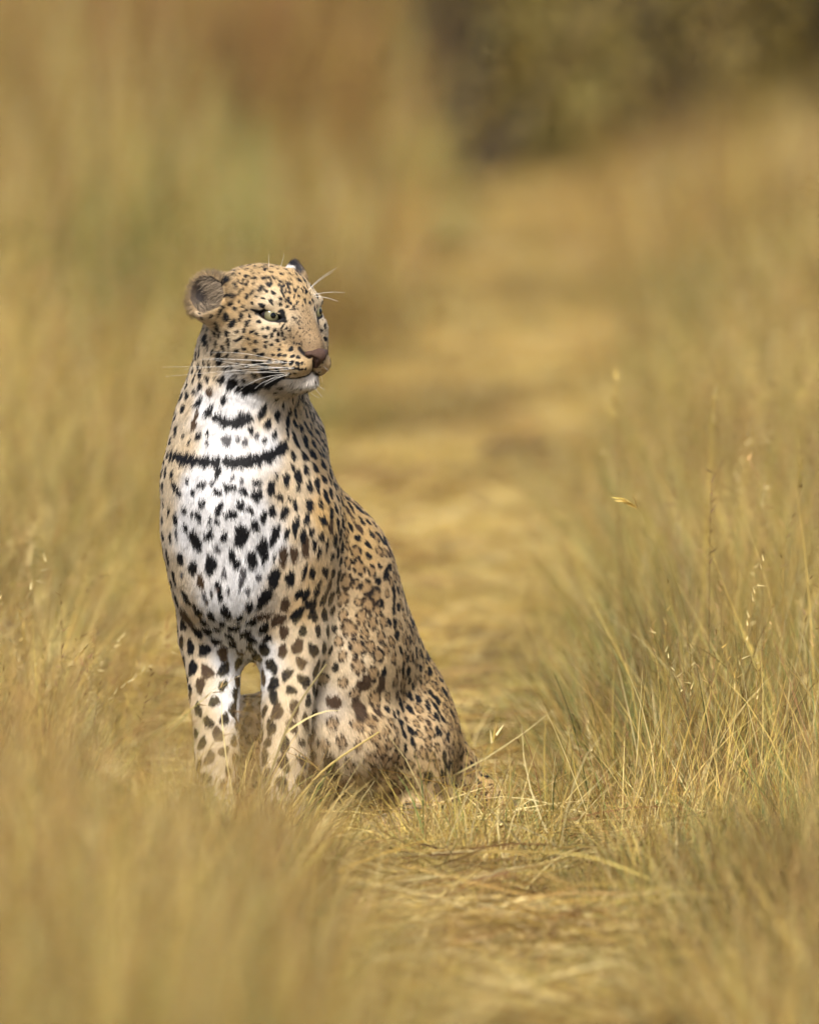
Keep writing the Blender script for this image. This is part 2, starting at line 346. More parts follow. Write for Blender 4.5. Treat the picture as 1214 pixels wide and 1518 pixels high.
# ---------------------------------------------------------------- the leopard: one body surface from blended volumes
PR = []
def P3(t): return at(*t)
def cap(a, b, ra, rb, k=0.03, flow=None, tagn='', flat=None):
    a = np.asarray(a, float); b = np.asarray(b, float)
    if flow is None: flow = (b - a) / (np.linalg.norm(b - a) + 1e-9)
    lo = np.minimum(a - ra, b - rb); hi = np.maximum(a + ra, b + rb)
    PR.append(dict(t='c', a=a, b=b, ra=ra, rb=rb, k=k, op=1, flow=np.asarray(flow, float), tag=tagn, lo=lo, hi=hi))
def ell(c, r, M=None, k=0.03, op=1, flow=(0, 0, -1), tagn=''):
    c = np.asarray(c, float); r = np.asarray(r, float); M = np.eye(3) if M is None else M   # rows of M: local axes
    ext = np.sqrt(((M.T * r) ** 2).sum(1))
    PR.append(dict(t='e', c=c, r=r, M=M, k=k, op=op, flow=np.asarray(flow, float), tag=tagn, lo=c - ext, hi=c + ext))
def dist(p, X, Y, Z):
    if p['t'] == 'c':
        a, b = p['a'], p['b']; ab = b - a; L2 = ab @ ab + 1e-12
        qx, qy, qz = X - a[0], Y - a[1], Z - a[2]
        t = np.clip((qx * ab[0] + qy * ab[1] + qz * ab[2]) / L2, 0, 1)
        return np.sqrt((qx - t * ab[0]) ** 2 + (qy - t * ab[1]) ** 2 + (qz - t * ab[2]) ** 2) - (p['ra'] + (p['rb'] - p['ra']) * t)
    c, r, M = p['c'], p['r'], p['M']
    qx, qy, qz = X - c[0], Y - c[1], Z - c[2]
    l = [M[i, 0] * qx + M[i, 1] * qy + M[i, 2] * qz for i in range(3)]
    k0 = np.sqrt(sum((l[i] / r[i]) ** 2 for i in range(3))); k1 = np.sqrt(sum((l[i] / r[i] ** 2) ** 2 for i in range(3))) + 1e-9
    return k0 * (k0 - 1) / k1
def smin(a, b, k):
    h = np.maximum(k - np.abs(a - b), 0) / k
    return np.minimum(a, b) - h * h * k * 0.25

mm = 0.001
# ---- trunk (photo pixel x, y, depth Y)
BF = np.array([-0.51, -0.86, 0.0]); BL = np.array([0.86, -0.51, 0.0])       # body forward, body left
dn = np.array([0, 0, -1.0])
back = np.array([0.40, 0.45, -0.80])
cap(P3((364, 705, -.02)), P3((458, 858, .10)), .104, .122, .05, back, 'torso')
cap(P3((458, 858, .10)), P3((548, 1050, .25)), .122, .116, .05, back, 'torso')
ell(P3((342, 745, -.085)), (.088, .090, .135), k=.05, flow=(0.0, -.1, -1), tagn='chest')
ell(P3((350, 835, -.06)), (.076, .080, .115), k=.05, flow=(0, -.1, -1), tagn='chest')
ell(P3((380, 880, .0)), (.078, .09, .088), k=.05, flow=(0.1, .1, -1), tagn='chest')
cap(P3((346, 870, -.085)), P3((366, 912, -.055)), .055, .030, .06, dn, 'chest')
ell(P3((412, 668, .085)), (.070, .085, .085), k=.05, flow=back, tagn='withers')
ell(P3((308, 735, -.02)), (.060, .085, .105), k=.05, flow=(-.1, 0, -1), tagn='shoulder')
ell(P3((432, 770, -.03)), (.062, .075, .12), k=.05, flow=(.2, .1, -1), tagn='shoulder')
# ---- belly and haunches
ell(P3((500, 985, .10)), (.10, .13, .12), k=.06, flow=(.2, .3, -.9), tagn='belly')
ell(P3((478, 1090, .06)), (.058, .09, .090), k=.05, flow=(.1, -.2, -1), tagn='belly')
cap(P3((556, 1075, .27)), P3((634, 1158, .33)), .110, .085, .05, back, 'rump')
HL = P3((600, 1098, .235)); KN = P3((535, 1100, .045))
cap(HL, KN, .076, .058, .045, np.array([.2, .1, -1]), 'thigh')
ell(P3((598, 1122, .165)), (.078, .105, .088), k=.035, flow=(.3, .1, -1), tagn='thigh')
cap(KN, P3((640, 1195, .16)), .052, .036, .04, (.6, .3, -.6), 'shank')
cap(P3((640, 1204, .16)), P3((600, 1228, .00)), .034, .032, .03, (-.4, -.6, -.3), 'foot')
ell(P3((585, 1232, -.045)), (.042, .055, .030), k=.03, flow=(-.4, -.6, -.3), tagn='foot')
# far hind leg, mostly hidden
off = -BL * 0.205
cap(HL + off, KN + off, .080, .058, .045, np.array([0, .1, -1]), 'thigh')
cap(KN + off, P3((640, 1195, .16)) + off, .050, .036, .04, (.6, .3, -.6), 'shank')
cap(P3((640, 1204, .16)) + off, P3((600, 1228, .0)) + off, .034, .032, .03, (-.4, -.6, -.3), 'foot')
ell(P3((585, 1232, -.045)) + off, (.042, .055, .030), k=.03, flow=(-.4, -.6, -.3), tagn='foot')
# ---- tail, lying round the right haunch
tl = [(662, 1172, .36, 40), (712, 1178, .32, 33), (742, 1202, .24, 27), (740, 1216, .14, 25), (712, 1222, .07, 24), (670, 1224, .03, 23), (632, 1222, .0, 20)]
for i in range(len(tl) - 1):
    a, b = tl[i], tl[i + 1]
    cap(P3(a[:3]), P3(b[:3]), a[3] * mm, b[3] * mm, .006, None, 'tail')
# ---- near foreleg
cap(P3((428, 790, -.06)), P3((432, 950, -.045)), .062, .048, .05, dn, 'arm')
cap(P3((432, 945, -.045)), P3((421, 1125, -.085)), .049, .037, .022, dn, 'arm')
cap(P3((421, 1125, -.085)), P3((419, 1212, -.115)), .037, .035, .012, dn, 'arm')
# ---- far foreleg
cap(P3((306, 800, -.05)), P3((314, 945, -.02)), .056, .047, .05, dn, 'arm')
cap(P3((314, 940, -.02)), P3((322, 1115, -.07)), .048, .035, .022, dn, 'arm')
cap(P3((322, 1115, -.07)), P3((322, 1207, -.10)), .035, .033, .012, dn, 'arm')
for (cx, cy, cz) in ((419, 1233, -.135), (320, 1231, -.125)):
    ell(P3((cx, cy, cz)), (.037, .05, .028), k=.012, flow=BF, tagn='paw')
    for q in (-27, -9, 9, 27):
        c = P3((cx, cy + 4, cz)) + BF * (.040 - abs(q) * .0003) + BL * q * mm
        ell(c, (.0115, .024, .018), k=.008, flow=BF, tagn='paw')
# ---- neck
cap(P3((360, 700, -.03)), P3((354, 622, -.045)), .098, .081, .05, (0, -.15, -1), 'neck')
cap(P3((354, 622, -.045)), P3((360, 535, -.06)), .079, .071, .05, (0, -.15, -1), 'neck')
cap(P3((405, 650, .05)), P3((385, 560, -.01)), .065, .055, .05, back, 'neck')
# ---- head: local frame x = its right, y = forward, z = up
YAW = math.radians(38); ROLL = math.radians(2.0)
hf = np.array([math.sin(YAW), -math.cos(YAW), 0.0]); hr = np.array([-math.cos(YAW), -math.sin(YAW), 0.0]); hu = np.array([0, 0, 1.0])
hr2 = hr * math.cos(ROLL) - hu * math.sin(ROLL); hu = hu * math.cos(ROLL) + hr * math.sin(ROLL); hr = hr2
HC = at(403, 478, -.105)
HM = np.array([hr, hf, hu])
def H(x, y, z): return HC + (hr * x + hf * y + hu * z) * mm
def hell(c, r, k=.02, op=1, rot=None, flow=(0, 0, 0), tagn='head'):
    M = HM if rot is None else rot @ HM
    ell(H(*c), np.array(r) * mm, M, k, op, flow, tagn)
def hcap(a, b, ra, rb, k=.02, tagn='head'):
    cap(H(*a), H(*b), ra * mm, rb * mm, k, (0, 0, 0), tagn)
hell((0, -30, 28), (69, 78, 58), .03)
hell((0, 20, 30), (54, 50, 44), .03)
hell((0, -40, -20), (66, 60, 60), .04)
for s in (1, -1):
    hell((s * 44, 0, -22), (34, 52, 50), .03)          # cheek
    hell((s * 38, 42, 30.5), (23, 20, 12), .014)         # brow
    hell((s * 36, 46, -8), (24, 24, 22), .022)         # under the eye
    hcap((s * 36, 5, -62), (s * 11, 68, -80), 24, 14, .022)   # jaw
    hell((s * 17.5, 80, -58), (21, 29, 20.5), .007)      # muzzle pad
    hell((s * 23, 58, -50), (23, 28, 25), .018)
    hell((s * 38, 38, -38), (24, 26, 26), .025)
hcap((0, 42, 22), (0, 96, -31), 30, 17, .020)         # bridge of the nose
hcap((0, 56, 6), (0, 92, -42), 25, 17, .018)
hell((0, 75, -84), (17, 22, 11.5), .010)                 # chin
hell((0, 52, -76), (27, 36, 18), .02)
hcap((0, 12, -74), (0, -30, -80), 34, 52, .04, 'throat')
# eyes: almond openings
EYES = []
for s in (1, -1):
    c = np.array([s * 41.0, 50.0, 15.0])
    n = np.array([s * 0.42, 0.90, 0.10]); n /= np.linalg.norm(n)
    side = np.array([s * 0.90, -0.42, 0.30]); side -= n * (side @ n); side /= np.linalg.norm(side)   # to the outer corner, rising
    upl = np.cross(side, n); upl = upl if upl[2] > 0 else -upl
    EYES.append((s, c, n, side, upl))
# ears
def basis(n, up):
    n = np.array(n, float); n /= np.linalg.norm(n); up = np.array(up, float); up -= n * (up @ n); up /= np.linalg.norm(up)
    return np.array([np.cross(up, n), n, up])
EARS = []
e1 = at(308, 437, -.133); M1 = basis((-.58, -.78, .20), (-.45, 0, 1))
e2 = at(441, 411, -.03); M2 = basis((.80, .45, .05), (.10, 0, 1))
for (c, M, w, h) in ((e1, M1, 31.5, 31.5), (e2, M2, 29, 27)):
    EARS.append((c, M))
    ell(c, (w * mm, 13 * mm, h * mm), M, .014, 1, M[2] * .6, 'ear')
cap(H(58, -34, 36), e1 - M1[2] * .012 - M1[1] * .006, .034, .026, .02, (0, 0, 0), 'head')
cap(e1 - M1[2] * .026 + M1[0] * .006, H(62, -22, 4), .015, .024, .022, (0, 0, 0), 'head')
cap(H(-50, -34, 44), e2 - M2[2] * .014 - M2[1] * .006, .030, .022, .02, (0, 0, 0), 'head')
for (c, M), (w, h) in zip(EARS, ((30.5, 30.5), (27, 25))):
    ell(c + M[1] * .0090 + (M[2] * -.003 + M[0] * .004 if w > 28 else M[2] * .001), (w * mm, 17 * mm, h * mm), M, .004, -1, M[2], 'cut')

def axis(lo, hi, flo, fhi, hc, hf_):
    a = [np.arange(lo, flo, hc), np.arange(flo, fhi, hf_), np.arange(fhi, hi, hc)]
    return np.unique(np.concatenate(a)).astype(np.float32)
gx = axis(-.40, .20, -.35, -.10, .0042, .0018)
gy = axis(-.32, .50, -.26, .02, .0045, .0018)
gz = axis(-.085, .86, .605, .86, .0042, .0018)
F = np.full((len(gx), len(gy), len(gz)), .2, np.float32)
def sub(lo, hi):
    return tuple(slice(max(0, np.searchsorted(g, l) - 1), np.searchsorted(g, h) + 1) for g, l, h in zip((gx, gy, gz), lo, hi))
for p in [q for q in PR if q['op'] > 0]:
    m = p['k'] + .012
    s = sub(p['lo'] - m, p['hi'] + m)
    X, Y, Z = gx[s[0]][:, None, None], gy[s[1]][None, :, None], gz[s[2]][None, None, :]
    F[s] = smin(F[s], dist(p, X, Y, Z).astype(np.float32), p['k'])
for p in [q for q in PR if q['op'] < 0]:
    m = p['k'] + .004
    s = sub(p['lo'] - m, p['hi'] + m)
    X, Y, Z = gx[s[0]][:, None, None], gy[s[1]][None, :, None], gz[s[2]][None, None, :]
    F[s] = -smin(-F[s], dist(p, X, Y, Z).astype(np.float32), p['k'])
zz = gz[None, None, :]; F += (.0045 - .003 * np.clip((zz - .62) / .06, 0, 1)).astype(np.float32)   # room for the fur
EW, EH = 17.0, 7.6           # eye opening half width, half height (mm)
def eye_local(s, c, n, side, upl, X, Y, Z):
    q = [(X - HC[0]) / mm, (Y - HC[1]) / mm, (Z - HC[2]) / mm]
    l = [hr[0] * q[0] + hr[1] * q[1] + hr[2] * q[2] - c[0], hf[0] * q[0] + hf[1] * q[1] + hf[2] * q[2] - c[1], hu[0] * q[0] + hu[1] * q[1] + hu[2] * q[2] - c[2]]
    return [v[0] * l[0] + v[1] * l[1] + v[2] * l[2] for v in (side, upl, n)]
def almond(u, v):            # signed mm-ish distance to the almond outline
    R = (EW ** 2 + EH ** 2) / (2 * EH)
    d1 = np.sqrt(u * u + (v + (R - EH)) ** 2) - R
    d2 = np.sqrt(u * u + (v - (R - EH)) ** 2) - R
    top = np.maximum(d1, v - 2.9 - 0.15 * u)      # heavy upper lid
    return np.maximum(top, d2)
for E in EYES:
    c = H(*E[1]); s = sub(c - .035, c + .035)
    X, Y, Z = gx[s[0]][:, None, None], gy[s[1]][None, :, None], gz[s[2]][None, None, :]
    u, v, w = eye_local(*E, X, Y, Z)
    d = np.maximum(almond(u, v), -(w + 16)) * mm
    F[s] = -smin(-F[s], d.astype(np.float32), .003)

def surface_nets(F):
    S = F < 0
    nx, ny, nz = F.shape
    cnt = np.zeros((nx - 1, ny - 1, nz - 1), np.uint8)
    offs = [(i, j, k) for i in (0, 1) for j in (0, 1) for k in (0, 1)]
    for i, j, k in offs: cnt += S[i:nx - 1 + i, j:ny - 1 + j, k:nz - 1 + k]
    act = (cnt > 0) & (cnt < 8)
    I, J, K = np.nonzero(act)
    idx = np.full(act.shape, -1, np.int32); idx[I, J, K] = np.arange(len(I))
    val = np.stack([F[I + i, J + j, K + k] for i, j, k in offs], 1)
    pos = np.stack([np.stack([gx[I + i], gy[J + j], gz[K + k]], 1) for i, j, k in offs], 1)
    acc = np.zeros((len(I), 3)); n = np.zeros(len(I))
    for a in range(8):
        for b in range(a + 1, 8):
            if sum(abs(offs[a][t] - offs[b][t]) for t in range(3)) != 1: continue
            m = (val[:, a] < 0) != (val[:, b] < 0)
            t = val[m, a] / (val[m, a] - val[m, b])
            acc[m] += pos[m, a] + (pos[m, b] - pos[m, a]) * t[:, None]; n[m] += 1
    V = acc / n[:, None]
    Q = []
    for ax in range(3):
        A = np.take(S, range(0, S.shape[ax] - 1), ax); B = np.take(S, range(1, S.shape[ax]), ax)
        e = np.array(np.nonzero(A != B))
        o1, o2 = [t for t in range(3) if t != ax]
        ok = (e[o1] > 0) & (e[o2] > 0) & (e[o1] < S.shape[o1] - 1) & (e[o2] < S.shape[o2] - 1); e = e[:, ok]
        def cell(d1, d2):
            c = e.copy(); c[o1] += d1; c[o2] += d2
            return idx[c[0], c[1], c[2]]
        q = np.stack([cell(-1, -1), cell(0, -1), cell(0, 0), cell(-1, 0)], 1)
        inside_first = S[e[0], e[1], e[2]]
        fl = inside_first if ax != 1 else ~inside_first
        q[~fl] = q[~fl][:, ::-1]
        Q.append(q)
    return V, np.concatenate(Q)
BV, BQ = surface_nets(F)
# light Laplacian smoothing
ed = np.concatenate([BQ[:, [i, (i + 1) % 4]] for i in range(4)]); ed = np.unique(np.sort(ed, 1), axis=0)
deg = np.bincount(ed.ravel(), minlength=len(BV)).astype(float)
def lap(V):
    out = np.empty_like(V)
    for c in range(3):
        out[:, c] = np.bincount(ed[:, 0], V[ed[:, 1], c], len(V)) + np.bincount(ed[:, 1], V[ed[:, 0], c], len(V))
    return out / deg[:, None]
for it in range(3):
    BV = BV + .5 * (lap(BV) - BV)
body_me = np_mesh('leopard_body', BV, BQ)
print('leopard verts', len(BV))
# ---------------------------------------------------------------- coat: tones, spots, rosettes, fur
def vnormals(V, Q):
    n = np.cross(V[Q[:, 2]] - V[Q[:, 0]], V[Q[:, 3]] - V[Q[:, 1]])
    N = np.zeros_like(V)
    for c in range(3):
        N[:, c] = sum(np.bincount(Q[:, i], n[:, c], len(V)) for i in range(4))
    return N / (np.linalg.norm(N, axis=1, keepdims=True) + 1e-12)
bvh = BVHTree.FromPolygons(BV.tolist(), BQ.tolist())
def hit(px, py):
    d = Vector(ray(px, py)).normalized()
    loc, nrm, i, t = bvh.ray_cast(CAM, d)
    return (None, None) if loc is None else (np.array(loc), np.array(nrm))
def nearest(p):
    loc, nrm, i, d = bvh.find_nearest(Vector(p)); return np.array(loc), np.array(nrm)
def mirror_head(p):
    l = HM @ (p - HC); l[0] = -l[0]
    return nearest(HC + HM.T @ l)
# ---- per-vertex blend of the volumes: fur flow and length
LEN = dict(head=.0065, throat=.009, neck=.0075, chest=.0100, torso=.0040, withers=.0060, shoulder=.0062, belly=.0065, rump=.0048, thigh=.0042, shank=.007, foot=.006, tail=.011, arm=.0050, paw=.005, ear=.0055, cut=.006)
PP = [p for p in PR if p['op'] > 0]
Xv, Yv, Zv = [BV[:, i].astype(np.float32) for i in range(3)]
flow = np.zeros((len(BV), 3), np.float32); flen = np.zeros(len(BV), np.float32); wsum = np.full(len(BV), 1e-9, np.float32)
region = {}
headdir = BV - H(0, 118, -30); headdir /= np.linalg.norm(headdir, axis=1, keepdims=True)
for p in PP:
    m = ((BV > p['lo'] - .06) & (BV < p['hi'] + .06)).all(1)
    w = np.exp(-np.clip(dist(p, Xv[m], Yv[m], Zv[m]), -.02, 1) / .012)
    fl = headdir[m] if p['tag'] in ('head', 'throat') else np.broadcast_to(p['flow'], (m.sum(), 3))
    flow[m] += w[:, None] * fl; flen[m] += w * LEN[p['tag']]; wsum[m] += w
    region.setdefault(p['tag'], np.zeros(len(BV), np.float32))[m] += w
flow /= wsum[:, None]; flen /= wsum
for k in region: region[k] /= wsum
BN = vnormals(BV, BQ)
flow -= BN * (flow * BN).sum(1, keepdims=True); flow /= np.linalg.norm(flow, axis=1, keepdims=True) + 1e-6
# ---- ground tones of the coat at points of the animal; everything between is blended in space
W = (.80, .79, .795); C = (.66, .525, .35); T = (.57, .40, .21); B = (.56, .37, .155); G = (.55, .47, .38); K = (.66, .615, .56); D = (.58, .42, .23); O = (.29, .195, .10)
TH = (.50, .345, .17)
TONES = [(380, 400, TH), (340, 402, TH), (420, 415, TH), (450, 440, TH), (430, 440, TH), (410, 445, C), (360, 440, TH), (345, 470, TH), (440, 490, O), (468, 505, O), (455, 470, O), (462, 488, O), (474, 497, O), (445, 505, O), (448, 478, O), (474, 511, (.24, .16, .09)), (468, 500, (.27, .185, .10)), (437, 474, C), (395, 482, C), (410, 495, C), (375, 505, TH), (420, 520, TH), (450, 545, TH), (430, 545, C),
 (462, 571, K), (440, 576, K), (452, 580, K), (410, 572, G), (350, 500, C), (330, 520, C), (380, 540, C), (345, 560, W), (360, 580, W), (300, 500, C), (290, 540, C), (320, 550, C), (300, 600, W), (280, 600, C), (340, 620, W), (380, 600, W), (330, 660, W), (400, 660, W), (275, 660, C), (255, 660, C), (390, 610, C),
 (440, 615, T), (462, 650, T), (430, 660, C), (445, 690, C), (475, 690, T), (425, 725, C), (330, 730, W), (290, 720, W), (370, 760, W), (310, 800, W), (360, 850, W), (330, 900, W), (385, 830, W), (255, 700, C), (250, 760, C), (258, 850, C), (275, 900, C), (275, 780, W), (440, 790, C), (420, 850, C), (410, 800, W),
 (480, 760, B), (470, 850, T), (520, 760, B), (540, 800, B), (600, 880, B), (640, 980, B), (670, 1060, B), (690, 1110, B), (560, 880, T), (540, 930, D), (500, 950, C), (590, 960, T), (520, 1000, C), (560, 1010, D), (610, 1040, T), (560, 1080, D), (600, 1110, D), (640, 1130, T), (680, 1150, T),
 (450, 900, T), (410, 930, C), (440, 960, C), (430, 1020, C), (440, 1080, C), (405, 1060, C), (420, 1140, C), (390, 1000, W), (388, 960, W), (285, 950, C), (295, 1000, C), (300, 1060, C), (320, 1110, C), (340, 980, W), (345, 1040, W), (330, 940, W), (370, 940, W), (480, 1040, G), (490, 1090, C), (520, 1120, C)]
tp, tc = [], []
for px, py, c in TONES:
    h, n = hit(px, py)
    if h is None: continue
    tp.append(h); tc.append(c)
    if py < 555:                                            # the other side of the head
        h2, n2 = mirror_head(h); tp.append(h2); tc.append(c)
# unseen sides: tawny back, far flank, far haunch
for q, c in ((P3((330, 560, .05)), T), (P3((360, 640, .12)), T), (P3((400, 760, .25)), B), (P3((470, 900, .35)), B), (P3((560, 1050, .45)), B), (P3((290, 760, .08)), T), (P3((380, 900, .20)), T), (P3((420, 1000, .30)), T), (P3((300, 640, .03)), T), (P3((340, 480, .02)), T), (P3((712, 1178, .30)), B), (P3((742, 1202, .22)), (.42, .29, .15)), (P3((712, 1222, .05)), (.42, .29, .15)), (P3((632, 1222, -.02)), (.40, .28, .15)), (P3((585, 1232, -.09)), (.45, .33, .2))):
    h, n = nearest(q); tp.append(h); tc.append(c)
tp, tc = np.array(tp), np.array(tc)
def tone(P):
    out = np.empty((len(P), 3)); 
    for i in range(0, len(P), 20000):
        d2 = ((P[i:i + 20000, None, :] - tp[None]) ** 2).sum(2) + .00012
        w = d2 ** -2.0
        out[i:i + 20000] = (w @ tc) / w.sum(1, keepdims=True)
    return out
# ---- spots seen in the photograph: (u, v, minor, major, lean from vertical, darkness) read from two enlargements
BK = 0; BR = 1; GR = 2
SPC = [np.array((.008, .0075, .009)), np.array((.075, .045, .026)), np.array((.10, .095, .10))]
SP = []          # dict(c, r, ax, kind)
def add_spot(px, py, a, b, ang, kind=0, mir=False):
    h, n = hit(px, py)
    if h is None: return
    t = math.radians(ang); v = np.array([math.sin(t), 0, math.cos(t)]); v -= n * (v @ n); v /= np.linalg.norm(v) + 1e-9
    SP.append(dict(c=h, n=n, v=v, a=a * mm, b=b * mm, k=kind, ring=False))
    if mir:
        l = HM @ v; l[0] = -l[0]; v2 = HM.T @ l
        h2, n2 = mirror_head(h)
        if np.linalg.norm(h2 - h) > .030 and (CAMN - h2) @ n2 < 0.15 * 20: SP.append(dict(c=h2, n=n2, v=v2, a=a * mm, b=b * mm, k=kind, ring=False))
FS = 4.047; CS = 3.795
FACE = """465 163 9 38 75;555 165 8 25 75;485 187 8 20 70;500 213 13 38 68;433 200 10 12 0;545 232 7 14 0;577 230 8 12 0;597 205 14 16 0;600 142 8 40 90;680 150 8 40 95;520 150 8 40 80;650 218 12 14 30;635 187 8 12 70;672 190 8 8 0;705 220 14 18 10;729 255 12 18 -30;686 278 13 20 20;597 255 10 14 40;575 285 7 16 35;630 305 10 22 40;596 328 10 18 30;655 328 9 9 0;715 293 8 14 30;690 335 8 14 -60;555 300 8 18 30;500 375 11 14 30;555 357 9 10 30;578 385 10 10 0;530 400 12 13 20;440 420 9 22 25;475 450 17 24 20;567 445 12 28 5;595 410 7 12 30;612 440 8 12 -20;515 487 24 22 -40;605 485 12 26 35;420 487 10 16 0;425 515 12 28 25;436 555 11 24 35;482 543 13 20 30;545 535 10 16 90;415 605 11 22 45;380 572 8 12 40;360 615 9 28 -5;555 580 10 28 70;490 607 11 34 12;610 578 7 18 -60;590 637 14 11 0;657 642 10 18 80;440 680 24 30 90;430 712 12 18 90;665 550 11 13 0;708 563 10 12 30;635 533 8 18 60;722 512 9 13 25;692 515 8 10 20;745 555 9 14 20;763 525 9 13 30;783 548 7 14 20;808 548 9 13 20;830 512 7 12 20;848 530 7 8 0;800 520 6 10 20;712 595 8 10 0;745 612 8 12 90;708 622 8 10 90;780 585 7 14 90;818 580 6 8 90;790 640 7 12 90;630 608 6 8 90;
755 670 5 8 90;790 672 7 14 90;822 675 6 12 90;868 680 8 13 90;900 685 7 12 90;775 710 6 10 90;815 715 9 16 90;860 718 10 15 90;897 722 9 12 90;922 722 7 8 90;940 724 4 4 0;830 750 6 20 95;878 752 8 14 90;903 755 7 10 90;925 757 6 8 90;945 756 6 6 0;815 790 6 10 90;850 785 6 10 90;880 782 5 8 90;845 800 5 8 90;877 600 5 9 10;893 605 5 8 10;908 607 4 7 10;922 612 4 6 10;805 300 7 16 -10;830 350 7 12 0;855 365 9 12 10;838 385 9 9 0;880 402 5 24 85;850 300 8 12 0;880 290 8 14 -10;905 320 8 8 0;940 345 8 8 0;800 240 9 9 0;770 220 8 8 0;835 250 7 10 0;860 230 7 9 0;900 270 6 10 0;930 300 7 9 0;240 560 8 26 25;270 625 8 18 0;230 690 8 14 10;285 545 8 14 20;310 640 12 34 5;375 715 8 24 0;340 700 10 18 40;265 700 12 14 0;300 735 14 18 60;280 800 7 30 20;355 795 15 16 0;250 600 7 22 15;320 570 7 16 10;400 795 8 10 30;770 425 5 6 0;800 455 5 5 0;870 450 4 5 0;900 480 4 4 0;1030 745 4 5 0;1045 720 4 6 0;1060 692 5 8 0;1025 775 4 5 0;1045 760 3 4 0;1015 720 3 4 0""".replace('\n', '')
for q in FACE.split(';'):
    u, v, a, b, g = map(float, q.split())
    add_spot(220 + u / FS, 360 + v / FS, a / FS * (1.35 if v < 650 else 1.6), b / FS * (1.10 if v < 650 else 1.3), g, 0, u > 330)
CHEST = """262 70 17 15 0;348 68 22 20 0 1;285 125 16 30 35;275 200 12 30 20 1;255 260 14 28 -5 1;285 318 17 17 0;333 305 8 15 10;233 352 9 12 0;334 358 9 12 10;440 345 18 35 -8 2;640 180 20 34 35;672 250 14 30 35;575 283 12 18 0;610 320 9 20 20 2;652 345 11 14 30;710 312 12 22 35;505 335 10 15 0 2;545 355 12 20 0 2;725 200 12 35 -15;200 320 8 10 0;345 175 18 28 20;525 215 15 36 -5;815 435 16 22 0;812 500 9 22 0;825 340 14 40 -25;782 240 12 45 0;782 310 9 25 0;395 520 14 25 25;138 530 14 20 15;220 572 12 12 0;303 590 18 18 0;358 582 10 12 30;478 555 8 12 0 2;525 570 9 14 0 2;610 582 18 20 20;455 608 20 28 -50;390 635 18 18 0;535 632 14 24 -60;610 648 22 32 15;690 610 20 36 40;160 610 17 52 -65;255 632 10 20 -20;720 545 8 14 0;775 565 20 30 -10;738 660 16 18 20;790 672 10 15 0;840 610 10 20 0;822 705 13 26 0;302 698 18 22 -10;205 728 16 16 0;118 735 12 20 0;155 780 20 26 0;245 752 10 14 0;282 765 18 22 -20;400 725 14 32 30;518 708 18 22 0;570 728 12 18 0;468 760 22 28 70;345 800 12 18 0;388 800 10 16 0;648 770 18 28 10;695 745 20 25 25;765 750 18 32 25;600 820 20 30 -60;525 875 36 52 5;340 872 20 26 70;265 905 26 58 -12;425 880 12 20 0;710 875 22 50 15;778 865 14 30 0;828 825 18 42 10;890 785 16 28 10;915 855 10 28 0;645 950 30 46 -12;388 945 16 18 0 2;210 830 16 24 15;125 890 10 30 0;160 870 10 25 0 2;180 1005 24 30 -10;250 1060 24 38 -8;352 1040 30 48 0;582 1010 28 38 -10;470 985 14 26 -15;495 1035 14 28 -25;760 990 22 45 8 1;710 1000 10 18 0;648 1030 8 18 0;190 1095 10 14 0 2;145 1110 14 45 -10;295 1135 18 34 -8 1;530 1110 16 50 5 2;620 1110 10 22 0 2;708 1115 34 46 0;800 1120 18 50 0;395 1165 12 25 0;425 1090 8 30 0 2;210 1220 22 45 -30;405 1215 14 26 0;355 1205 8 18 0;320 1225 10 40 -15 2;655 1225 38 48 0;650 1330 18 45 85 1;435 1310 18 45 -10;305 1360 20 36 -50;210 1340 32 60 -25 1;770 1270 22 36 0 1;480 20 28 30 0;870 880 14 34 15;935 930 14 26 5;960 970 12 24 10;880 1080 12 34 15;920 1085 12 34 10;850 1210 16 34 10;890 1210 14 36 10;950 1180 16 44 15;560 1190 10 20 0 2;450 1180 8 16 0 2;820 985 20 36 0 1;885 945 18 46 0 1;975 880 14 22 0;1005 920 12 26 5;965 700 12 26 0""".replace('\n', '')
for q in CHEST.split(';'):
    t = list(map(float, q.split()))
    add_spot(220 + t[0] / CS, 560 + t[1] / CS, t[2] / CS * 1.36 + .8, t[3] / CS * 1.14 + .8, t[4], int(t[5]) if len(t) > 5 else 0)
def band(pts, th, kind=0, o=(220, 560), s=CS, mir=False):
    pts = np.array(pts, float)
    for i in range(len(pts) - 1):
        a, b = pts[i], pts[i + 1]; L = np.linalg.norm(b - a); n = max(1, int(L / (th * .7)))
        ang = math.degrees(math.atan2((b - a)[0], -(b - a)[1]))
        for j in range(n):
            q = a + (b - a) * (j + .5) / n
            add_spot(o[0] + q[0] / s, o[1] + q[1] / s, th / s * rng.uniform(1.15, 1.75), th / s * 1.15, ang, kind, mir)
band([(105, 420), (180, 440), (240, 452), (300, 463), (395, 468)], 23); band([(430, 458), (500, 472), (560, 465), (640, 442), (710, 418), (772, 372)], 25)
band([(108, 400), (115, 350), (135, 270), (165, 195)], 9); band([(378, 205), (420, 238), (470, 250), (530, 238), (570, 205)], 21)
band([(510, 55), (560, 62), (620, 42), (660, 32), (720, 15)], 21)
fo = (220, 360)
band([(690, 770), (750, 795), (815, 800)], 24, 0, fo, FS); band([(635, 712), (700, 728), (720, 745)], 12, 0, fo, FS); band([(600, 862), (650, 852), (700, 845)], 18, 0, fo, FS)
